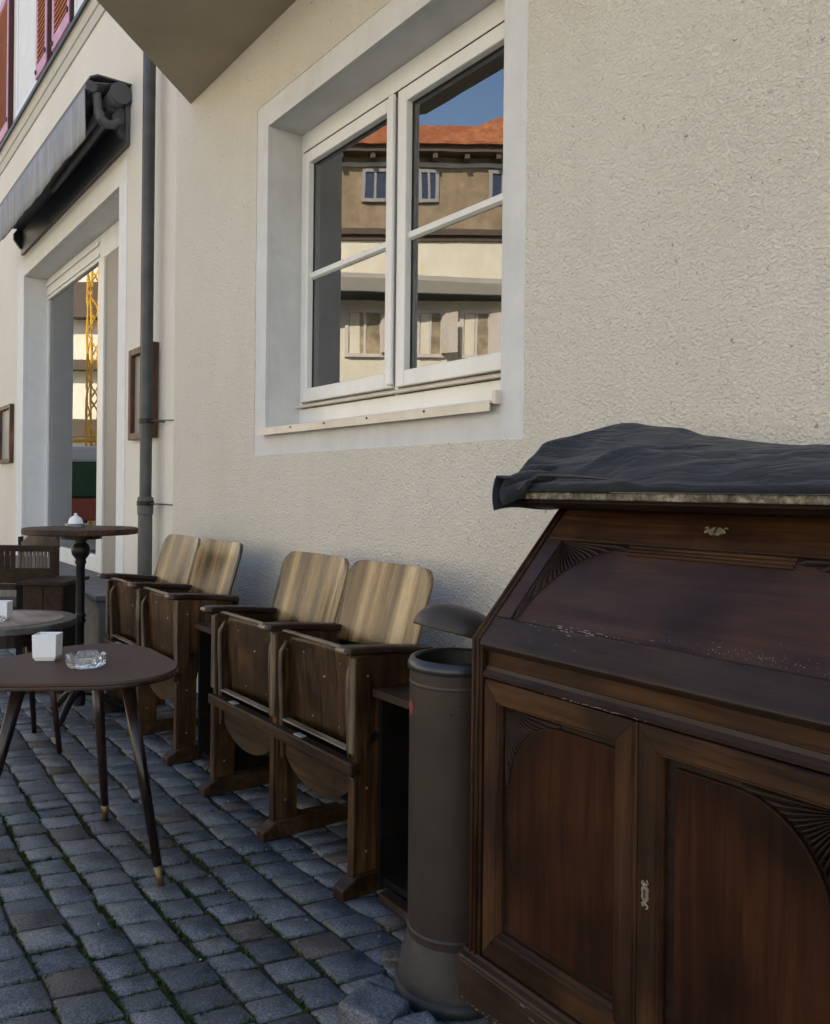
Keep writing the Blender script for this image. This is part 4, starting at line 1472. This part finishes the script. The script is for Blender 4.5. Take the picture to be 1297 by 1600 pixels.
# white napkin holders and ashtrays
def napkin(x, y, z, rot, label):
    t_ = thing('napkin_holder', label, 'napkin holder', (x, y, z), 'white napkin holders on the tables')
    t_.rotation_euler = (0, 0, rot)
    w, d, h = .036, .030, .082
    ol = []
    for (sx_, sy_) in ((-1, -1), (1, -1), (1, 1), (-1, 1)):
        ol.append((sx_, sy_))
    mb = MB()
    def ring(kx, ky, zz): return [(-w * kx, -d * ky, zz), (w * kx, -d * ky, zz), (w * kx, d * ky, zz), (-w * kx, d * ky, zz)]
    vs = ring(.78, .78, 0) + ring(.98, .98, .014) + ring(1.02, 1.02, h) + ring(.90, .88, h) + ring(.86, .84, .02)
    fs = [(0, 1, 2, 3)]
    for s in range(4):
        for i in range(4):
            j = (i + 1) % 4
            fs.append((s * 4 + i, s * 4 + j, s * 4 + 4 + j, s * 4 + 4 + i))
    fs.append((16, 17, 18, 19))
    mb.add(vs, fs)
    obj('holder', mb, M['ceramic'], t_, bevel=.009, off=(0, 0, 0))
    obj('napkins', MB().box(-w * .78, w * .78, -d * .7, d * .7, .021, h - .004), M['napkin'], t_, off=(0, 0, 0))
    return t_
napkin(-2.76, .615, .6125, R(53.7 + 4), 'white square ceramic napkin holder on the nearest table')
napkin(-3.995, .70, .5677, R(58), 'white square ceramic napkin holder on the table behind')

def ashtray(x, y, z, s, label, rot=.3):
    t_ = thing('ashtray', label, 'ashtray', (x, y, z), 'clear glass ashtrays on the tables')
    mb = MB()
    n = 32
    prof_ = [(.001, .0), (.046, .0), (.052, .006), (.0535, .034), (.047, .036), (.042, .030), (.038, .012), (.001, .009)]
    vs, fs = [], []
    for (r_, zz) in prof_:
        for k in range(n):
            a = 2 * math.pi * k / n
            w = 1 + .05 * math.cos(8 * a)
            zc = zz
            if zz > .028 and (k % 8) in (0, 1): zc = zz - .012
            vs.append((r_ * w * math.cos(a) * s, r_ * w * math.sin(a) * s, zc * s))
    for i in range(len(prof_) - 1):
        for k in range(n):
            k2 = (k + 1) % n
            fs.append((i * n + k, i * n + k2, (i + 1) * n + k2, (i + 1) * n + k))
    mb.add(vs, fs)
    o_ = obj('bowl', mb, M['clear'], t_, off=(0, 0, 0))
    t_.rotation_euler = (0, 0, rot)
    return t_
ashtray(-2.605, .690, .6125, 1.06, 'faceted clear glass ashtray on the nearest table')
ashtray(-3.93, .66, .5677, .75, 'small clear glass ashtray on the table behind')
# sugar shaker on the bistro table
sg = thing('sugar_shaker', 'small white round pot in a glass dish on the tall bistro table', 'pot', (-4.37, 1.10, .9482))
obj('pot', MB().lathe([(0, .0), (.034, .0), (.036, .012), (.034, .03), (.028, .045), (.014, .056), (.006, .06), (.008, .068), (0, .072)], (-4.37, 1.10, .950), 24), M['ceramic'], sg, smooth=True)
obj('dish', MB().lathe([(0, .0005), (.045, .0005), (.05, .02), (.047, .021), (.042, .004), (0, .0035)], (-4.37, 1.10, .9482), 24), M['clear'], sg, smooth=True)

# ------------------------------------------------------------------ chairs at far left
def P2W(u, d, z=0):
    """a spot at image column u (photo pixels) and depth d metres"""
    a = (u - 648.5) / 1300
    return fwd * d + rt0 * (a * d)
# slatted armchair with solid box base, seen from the side/back
def at(u, v, d):
    a = (u - 648.5) / 1300
    b_ = (767 - v) / 1300 - a * math.tan(RO)
    p = fwd * d + rt0 * (a * d)
    return Vector((p.x, p.y, CAM_H + b_ * d))
def cbox(mb, u0, u1, d0, d1, z0, z1):
    """box lined up across the view direction, between image columns u0 and u1 at depth d0"""
    x0, x1 = (u0 - 648.5) / 1300 * d0, (u1 - 648.5) / 1300 * d0
    b_ = MB().box(x0, x1, d0, d1, z0, z1)
    b_.xf(lambda p: rt0 * p.x + fwd * p.y + Vector((0, 0, p.z)))
    return mb.add(b_.v, b_.f)
d0 = 4.95
sc3 = thing('slatted_armchair', 'dark wooden slat-backed garden armchair at the left edge', 'armchair', tuple(P2W(30, d0)))
obj('back_rail', cbox(MB(), -60, 88, d0, d0 + .05, .765, .80), M['slatw'], sc3, bevel=.004)
obj('back_rail', cbox(MB(), -60, 86, d0, d0 + .04, .575, .665), M['slatw'], sc3, bevel=.004)
obj('back_post', cbox(MB(), 80, 88, d0 + .002, d0 + .045, 0.3, .764), M['slatw'], sc3, bevel=.003)
obj('back_post', cbox(MB(), -58, -48, d0 + .002, d0 + .045, 0, .764), M['slatw'], sc3, bevel=.003)
for k in range(9):
    u = 29 + k * 5.8
    m_ = cbox(MB(), u, u + 3.6, d0 + .012, d0 + .024, .66, .766)
    obj('back_slat', m_, M['slatv'], sc3)
for k in range(8):
    u = -46 + k * 9
    obj('back_slat', cbox(MB(), u, u + 7, d0 + .012, d0 + .024, .66, .766), M['slatw'], sc3)
obj('seat', cbox(MB(), -56, 84, d0 + .05, d0 + .50, .40, .43), M['slatw'], sc3, bevel=.004)
for (u0, u1) in ((-56, -50), (78, 86)):
    obj('leg', cbox(MB(), u0, u1, d0 + .46, d0 + .50, 0, .399), M['slatw'], sc3)
obj('leg', cbox(MB(), 79, 87, d0 + .003, d0 + .044, 0, .299), M['slatw'], sc3)
# curved tan-backed chair behind it
d1 = 5.35
sc4 = thing('curved_back_chair', 'wooden chair with a curved tan backrest behind the slatted armchair', 'chair', tuple(P2W(58, d1)))
mb = MB()
def cb(u, v):
    xx = (34 + 54 * u)
    top = .845 + .035 * math.sin(math.pi * min(1, max(0, (u - .15) / .8)))
    if u < .3: top -= (.3 - u) * .18
    p = at(xx, 800, d1 - .06 + .10 * abs(u - .5))
    z = .765 + (top - .765) * v
    off_ = (1 - v) * (.03 if u > .5 else -.0)
    q = p + rt0 * off_
    return (q.x, q.y, z)
mb.grid(18, 6, cb)
obj('backrest', mb, M['tanw'], sc4, smooth=True, solid=.016)
for u in (31, 88):
    obj('back_post', cbox(MB(), u - 2, u + 2, d1 - .02, d1 + .02, 0, .83), M['slatw'], sc4)
obj('seat', cbox(MB(), 30, 90, d1 + .0, d1 + .40, .42, .45), M['slatw'], sc4)
for u in (33, 87):
    obj('leg', cbox(MB(), u - 2, u + 2, d1 + .36, d1 + .40, 0, .419), M['slatw'], sc4)
# low panelled crate in front
d2 = 4.62
cr = thing('panelled_crate', 'dark brown planked wooden crate behind the low tables', 'crate', tuple(P2W(68, d2)))
for (u0, u1) in ((37, 68.5), (69.5, 99)):
    obj('plank', cbox(MB(), u0, u1, d2, d2 + .02, .0, .60), M['slatw'], cr, bevel=.003)
obj('plank', cbox(MB(), 27, 36.5, d2 + .01, d2 + .03, .0, .60), M['blackw'], cr, bevel=.003)
obj('top_rail', cbox(MB(), 26, 102, d2 - .012, d2 + .35, .602, .622), M['slatw'], cr, bevel=.003)
obj('side_board', cbox(MB(), 95, 99, d2 + .021, d2 + .33, .0, .60), M['blackw'], cr)
obj('side_board', cbox(MB(), 28, 32, d2 + .031, d2 + .33, .0, .60), M['blackw'], cr)
obj('cross_bar', cbox(MB(), -60, 26, d2 + .05, d2 + .09, .57, .60), M['slatw'], cr)

# ------------------------------------------------------------------ loose stones by the bin
def stone(c_, s, rot, label, seed):
    rnd = random.Random(seed)
    mb = MB()
    n = 6
    def fc(u, v, w):
        p = Vector((u, v, w)) * 2 - Vector((1, 1, 1))
        q = p.normalized() * 1.15
        p = p.lerp(q, .28)
        p += Vector([.07 * noise.noise(p * 1.7 + Vector((seed, i * 9, 0))) for i in range(3)])
        return p
    for f_ in range(6):
        for_ = [lambda a, b_: (a, b_, 0), lambda a, b_: (a, b_, 1), lambda a, b_: (a, 0, b_), lambda a, b_: (a, 1, b_), lambda a, b_: (0, a, b_), lambda a, b_: (1, a, b_)][f_]
        mb.grid(n, n, lambda a, b_: fc(*for_(a, b_)))
    cr_, sr = math.cos(rot), math.sin(rot)
    mb.xf(lambda p: Vector((c_[0] + p.x * s[0] * cr_ - p.y * s[1] * sr, c_[1] + p.x * s[0] * sr + p.y * s[1] * cr_, c_[2] + p.z * s[2])))
    me = mb.mesh('loose_sett', M['sett'], True, c_)
    bm = bmesh.new(); bm.from_mesh(me)
    bmesh.ops.remove_doubles(bm, verts=bm.verts, dist=.0005)
    bmesh.ops.recalc_face_normals(bm, faces=bm.faces)
    bm.to_mesh(me); bm.free()
    o_ = bpy.data.objects.new('loose_sett', me)
    COL.objects.link(o_)
    o_.location = c_
    return tag(o_, label, 'stone')
stone((-1.49, 1.00, .022), (.062, .055, .030), .3, 'raised pale granite sett in front of the litter bin base', 3)
stone((-1.385, 1.035, .018), (.035, .045, .026), -.2, 'small granite sett wedged under the desk corner', 7)
stone((-1.655, 1.175, .004), (.034, .022, .016), .9, 'dark chipped sett left of the litter bin base', 12)

# ------------------------------------------------------------------ square opposite (seen in the reflections)
fN = Vector((.806, .592, 0)); fS = Vector((.592, -.806, 0))
O2 = Vector((0, 4.02, 0)) + Vector((-.806, -.592, 0)) * 20
def FW(s, n_, z): return O2 + fS * s + fN * n_ + Vector((0, 0, z))
def fbox(mb, s0, s1, n0, n1, z0, z1):
    b_ = MB().box(s0, s1, n0, n1, z0, z1)
    b_.xf(lambda p: FW(p.x, p.y, p.z))
    return mb.add(b_.v, b_.f)
FB = thing('square_house', 'cream house with ochre top storey and orange tiled roof reflected in the window', 'building', tuple(FW(3, 0, 0)))
SL, SR = -5.3, 15
obj('wall', fbox(MB(), SL, SR, -8, 0, 0, 7.15), M['facade'], FB)
obj('upper_storey', fbox(MB(), SL + .001, SR - .001, -7.9, -.08, 7.42, 9.2), M['ochre'], FB)
obj('cornice', fbox(fbox(MB(), SL - .05, SR, -8, .12, 7.28, 7.42), SL - .02, SR, -8, .05, 7.151, 7.279), M['cornice'], FB)
obj('eaves', fbox(MB(), SL - .3, SR, -8, .28, 9.2, 9.36), M['cornice'], FB)
rm = MB()
pts = [FW(SL - .35, .35, 9.362), FW(SR, .35, 9.362), FW(SR, -8.3, 9.362), FW(SL - .35, -8.3, 9.362), FW(SL + 1.6, -3.2, 11.3), FW(SR - 3, -3.2, 11.3)]
rm.add(pts, [(0, 1, 5, 4), (1, 2, 5), (2, 3, 4, 5), (3, 0, 4), (3, 2, 1, 0)])
obj('roof', rm, M['tile'], FB)
rm = MB()
for (sc0, w_) in ((-3.1, 1.7), (2.0, 1.8), (6.5, 1.7)):
    pts = [FW(sc0 - w_, .36, 9.365), FW(sc0 + w_, .36, 9.365), FW(sc0, -1.6, 10.35)]
    pk = FW(sc0, -.2, 10.25)
    rm.add(pts + [pk], [(0, 1, 3), (1, 2, 3), (2, 0, 3)])
obj('hip_dormers', rm, M['tile'], FB)
def fwin(s0, s1, z0, z1, n0, cas=True):
    w_ = obj('window', fbox(fbox(fbox(fbox(MB(), s0 - .06, s0 + .03, n0, n0 + .05, z0 - .05, z1 + .05), s1 - .03, s1 + .06, n0, n0 + .05, z0 - .05, z1 + .05),
             s0 + .03, s1 - .03, n0, n0 + .05, z1 - .03, z1 + .05), s0 + .03, s1 - .03, n0, n0 + .07, z0 - .05, z0 + .03), M['sillmetal'] if cas else M['greyframe'], FB)
    obj('pane', fbox(MB(), s0 + .03, s1 - .03, n0 + .005, n0 + .02, z0 + .03, z1 - .03), M['brownpane'] if cas else M['bluepane'], w_)
    obj('mullion', fbox(MB(), (s0 + s1) / 2 - .03, (s0 + s1) / 2 + .03, n0 + .021, n0 + .05, z0 + .03, z1 - .03), M['sillmetal'] if cas else M['greyframe'], w_)
    if cas:   # an open casement and a curtain
        obj('curtain', fbox(MB(), s0 + .05, s0 + .28, n0 + .0205, n0 + .03, z0 + .04, z1 - .04), M['facade'], w_)
        b_ = MB().box(0, .5, 0, .04, z0 + .05, z1 - .05)
        b_.xf(lambda p: FW(s1 + p.x * .75, n0 + .06 + p.x * .6 + p.y, p.z))
        obj('open_casement', b_, M['sillmetal'], w_)
for s0, s1 in ((-4.5, -3.6), (-1.65, -.85), (.05, .6), (1.1, 1.75), (3.8, 4.8), (6.6, 7.6), (9.5, 10.5), (12.2, 13.2)):
    fwin(s0, s1, 4.4, 5.45, .001)
    fwin(s0, s1, 1.2, 2.9, .001, False)
for s0, s1 in ((-1.3, -.75), (.05, .45), (1.75, 2.3), (4.4, 5.1), (7.4, 8.1), (10.4, 11.1)):
    fwin(s0, s1, 8.15, 8.85, -.079, False)

# long facade across the street (behind the camera; lights the scene and shows in gloss)
OB = thing('street_house', 'long pale rendered house on the far side of the street', 'building', (4, -12, 0))
obj('wall', MB().box(-1.5, 22, -19, -12.5, 0, 9.0), M['facade'], OB)
obj('roof', MB().prism([(-19.4, 9.002), (-12.0, 9.002), (-15.7, 11.4)], -1.8, 22.3, 'x'), M['tile'], OB)
for i in range(7):
    for z in (1.1, 4.0, 6.8):
        x = .2 + i * 3.0
        w_ = obj('window', MB().box(x - .08, x, -12.498, -12.44, z - .08, z + 1.58).box(x + 1.0, x + 1.08, -12.498, -12.44, z - .08, z + 1.58)
                 .box(x, x + 1.0, -12.498, -12.44, z + 1.5, z + 1.58).box(x, x + 1.0, -12.498, -12.42, z - .08, z), M['white'], OB)
        obj('pane', MB().box(x, x + 1.0, -12.497, -12.47, z, z + 1.5), M['dark'], w_)

# far end of the street: banded building under scaffold, yellow lattice mast, parked van
def VW(u, dpt, z=0.):
    """mirror-image spot: image column u, depth dpt, for the shop glass at y = 2.075"""
    a = (u - 648.5) / 1300
    p = fwd * dpt + rt0 * (a * dpt)
    return Vector((p.x, 2 * 2.075 - p.y, z))
cN = Vector((fwd.x, -fwd.y, 0)); cR = Vector((rt0.x, -rt0.y, 0))
def vbox(mb, s0, s1, d0_, d1_, z0, z1):
    b_ = MB().box(s0, s1, d0_, d1_, z0, z1)
    b_.xf(lambda p: Vector((0, 4.15, 0)) + cR * p.x + cN * p.y + Vector((0, 0, p.z)))
    return mb.add(b_.v, b_.f)
SB = thing('banded_building', 'pale building with dark floor bands at the far end of the street', 'building', tuple(VW(135, 34)))
obj('wall', vbox(MB(), -19, -9.5, 34, 42, 0, 13), M['facade'], SB)
obj('floor_bands', vbox(vbox(vbox(vbox(MB(), -19.1, -9.4, 33.5, 33.99, 3.2, 3.9), -19.1, -9.4, 33.5, 33.99, 5.9, 6.3), -19.1, -9.4, 33.4, 33.99, 8.0, 9.4), -19.1, -9.4, 33.5, 33.99, 11.3, 11.7), M['cornice'], SB)
MS = thing('lattice_mast', 'tall yellow steel lattice mast at the end of the street', 'mast', tuple(VW(146, 24)))
cM = VW(146, 24)
hw = .16
cs = [cM + cR * a * hw + cN * b_ * hw for a, b_ in ((-1, -1), (1, -1), (1, 1), (-1, 1))]
for p in cs:
    obj('post', MB().tube(tuple(p), tuple(p + Vector((0, 0, 9.3))), .035, n=6), M['yellow'], MS)
bm_ = MB()
for k in range(15):
    for i in range(4):
        j = (i + 1) % 4
        a, b_ = (cs[i], cs[j]) if k % 2 else (cs[j], cs[i])
        bm_.tube(tuple(a + Vector((0, 0, k * .62))), tuple(b_ + Vector((0, 0, k * .62 + .62))), .02, n=4)
obj('lattice', bm_, M['yellow'], MS)
obj('cross_arm', MB().tube(tuple(cM + cR * -1 + Vector((0, 0, 2.5))), tuple(cM + cR * 1.0 + Vector((0, 0, 2.5))), .06, n=6), M['yellow'], MS)
VN = thing('delivery_truck', 'white-roofed dark green truck parked at the end of the street', 'truck', tuple(VW(135, 20)))
obj('body', vbox(MB(), -9.5, -6.5, 20, 22, .9, 1.75), M['vang'], VN, bevel=.05)
obj('roof', vbox(MB(), -9.5, -6.5, 20, 22, 1.752, 2.15), M['vanw'], VN, bevel=.08)
obj('lower_body', vbox(MB(), -9.5, -6.5, 20.02, 21.98, .35, .898), M['vanr'], VN, bevel=.05)
for s_ in (-9.0, -7.1):
    for dd in (20.02, 21.75):
        a = Vector((0, 4.15, .38)) + cR * s_ + cN * dd
        obj('wheel', MB().tube(tuple(a - cN * .05), tuple(a + cN * .2), .38, n=20), M['rubber'], VN)

cp = MB().prism([(-5.2, .001), (5.2, .001), (4.6, .25), (-5.0, .95)], 5.72, 5.745, 'z')
cp.xf(lambda p: FW(p.x, p.y, p.z + .12 * (p.y / 2)))
obj('canopy_shade_sheet', cp, M['canopyshade'], FB)  # near-black sheet paints the canopy's shaded underside
cp = MB().add([(-5.0, .95, 5.79), (4.6, .25, 5.76), (4.6, .28, 5.98), (-5.0, 1.0, 6.15), (-5.2, .02, 6.5), (5.2, .02, 6.15)], [(0, 1, 2, 3), (3, 2, 5, 4), (0, 3, 4), (1, 5, 2)])
cp.xf(lambda p: FW(p.x, p.y, p.z))
obj('canopy', cp, M['parasol'], FB, solid=.02)
for s_ in (-3.0, 2.75, 5.4, 9.0):
    obj('rainwater_pipe', fbox(MB(), s_ - .05, s_ + .05, .003, .10, 0, 7.14), M['sillmetal'], FB)
obj('string_course', fbox(MB(), SL - .02, SR, .002, .06, 3.45, 3.6), M['belt'], FB)
obj('string_course', fbox(MB(), SL - .02, SR, -.078, -.03, 8.95, 9.05), M['belt'], FB)
for k in range(26):
    s_ = SL + .4 + k * .75
    obj('eaves_bracket', fbox(MB(), s_, s_ + .12, -.05, .24, 9.06, 9.198), M['cornice'], FB)
# courses of roof tiles
rc = MB()
for k in range(24):
    q = k / 24
    n0 = .35 + (-3.2 - .35) * q
    z0 = 9.362 + (11.3 - 9.362) * q
    s0 = SL - .35 + 1.95 * q
    s1 = SR - 3 * q
    b_ = MB().box(s0, s1, n0 - .05, n0 + .02, z0 - .01, z0 + .055)
    b_.xf(lambda p: FW(p.x, p.y, p.z))
    rc.add(b_.v, b_.f)
kind(obj('tile_courses', rc, M['tile'], FB), 'stuff')
obj('chimney', fbox(MB(), 3.1, 3.8, -3.4, -2.8, 10.4, 12.1), M['ochre'], FB)
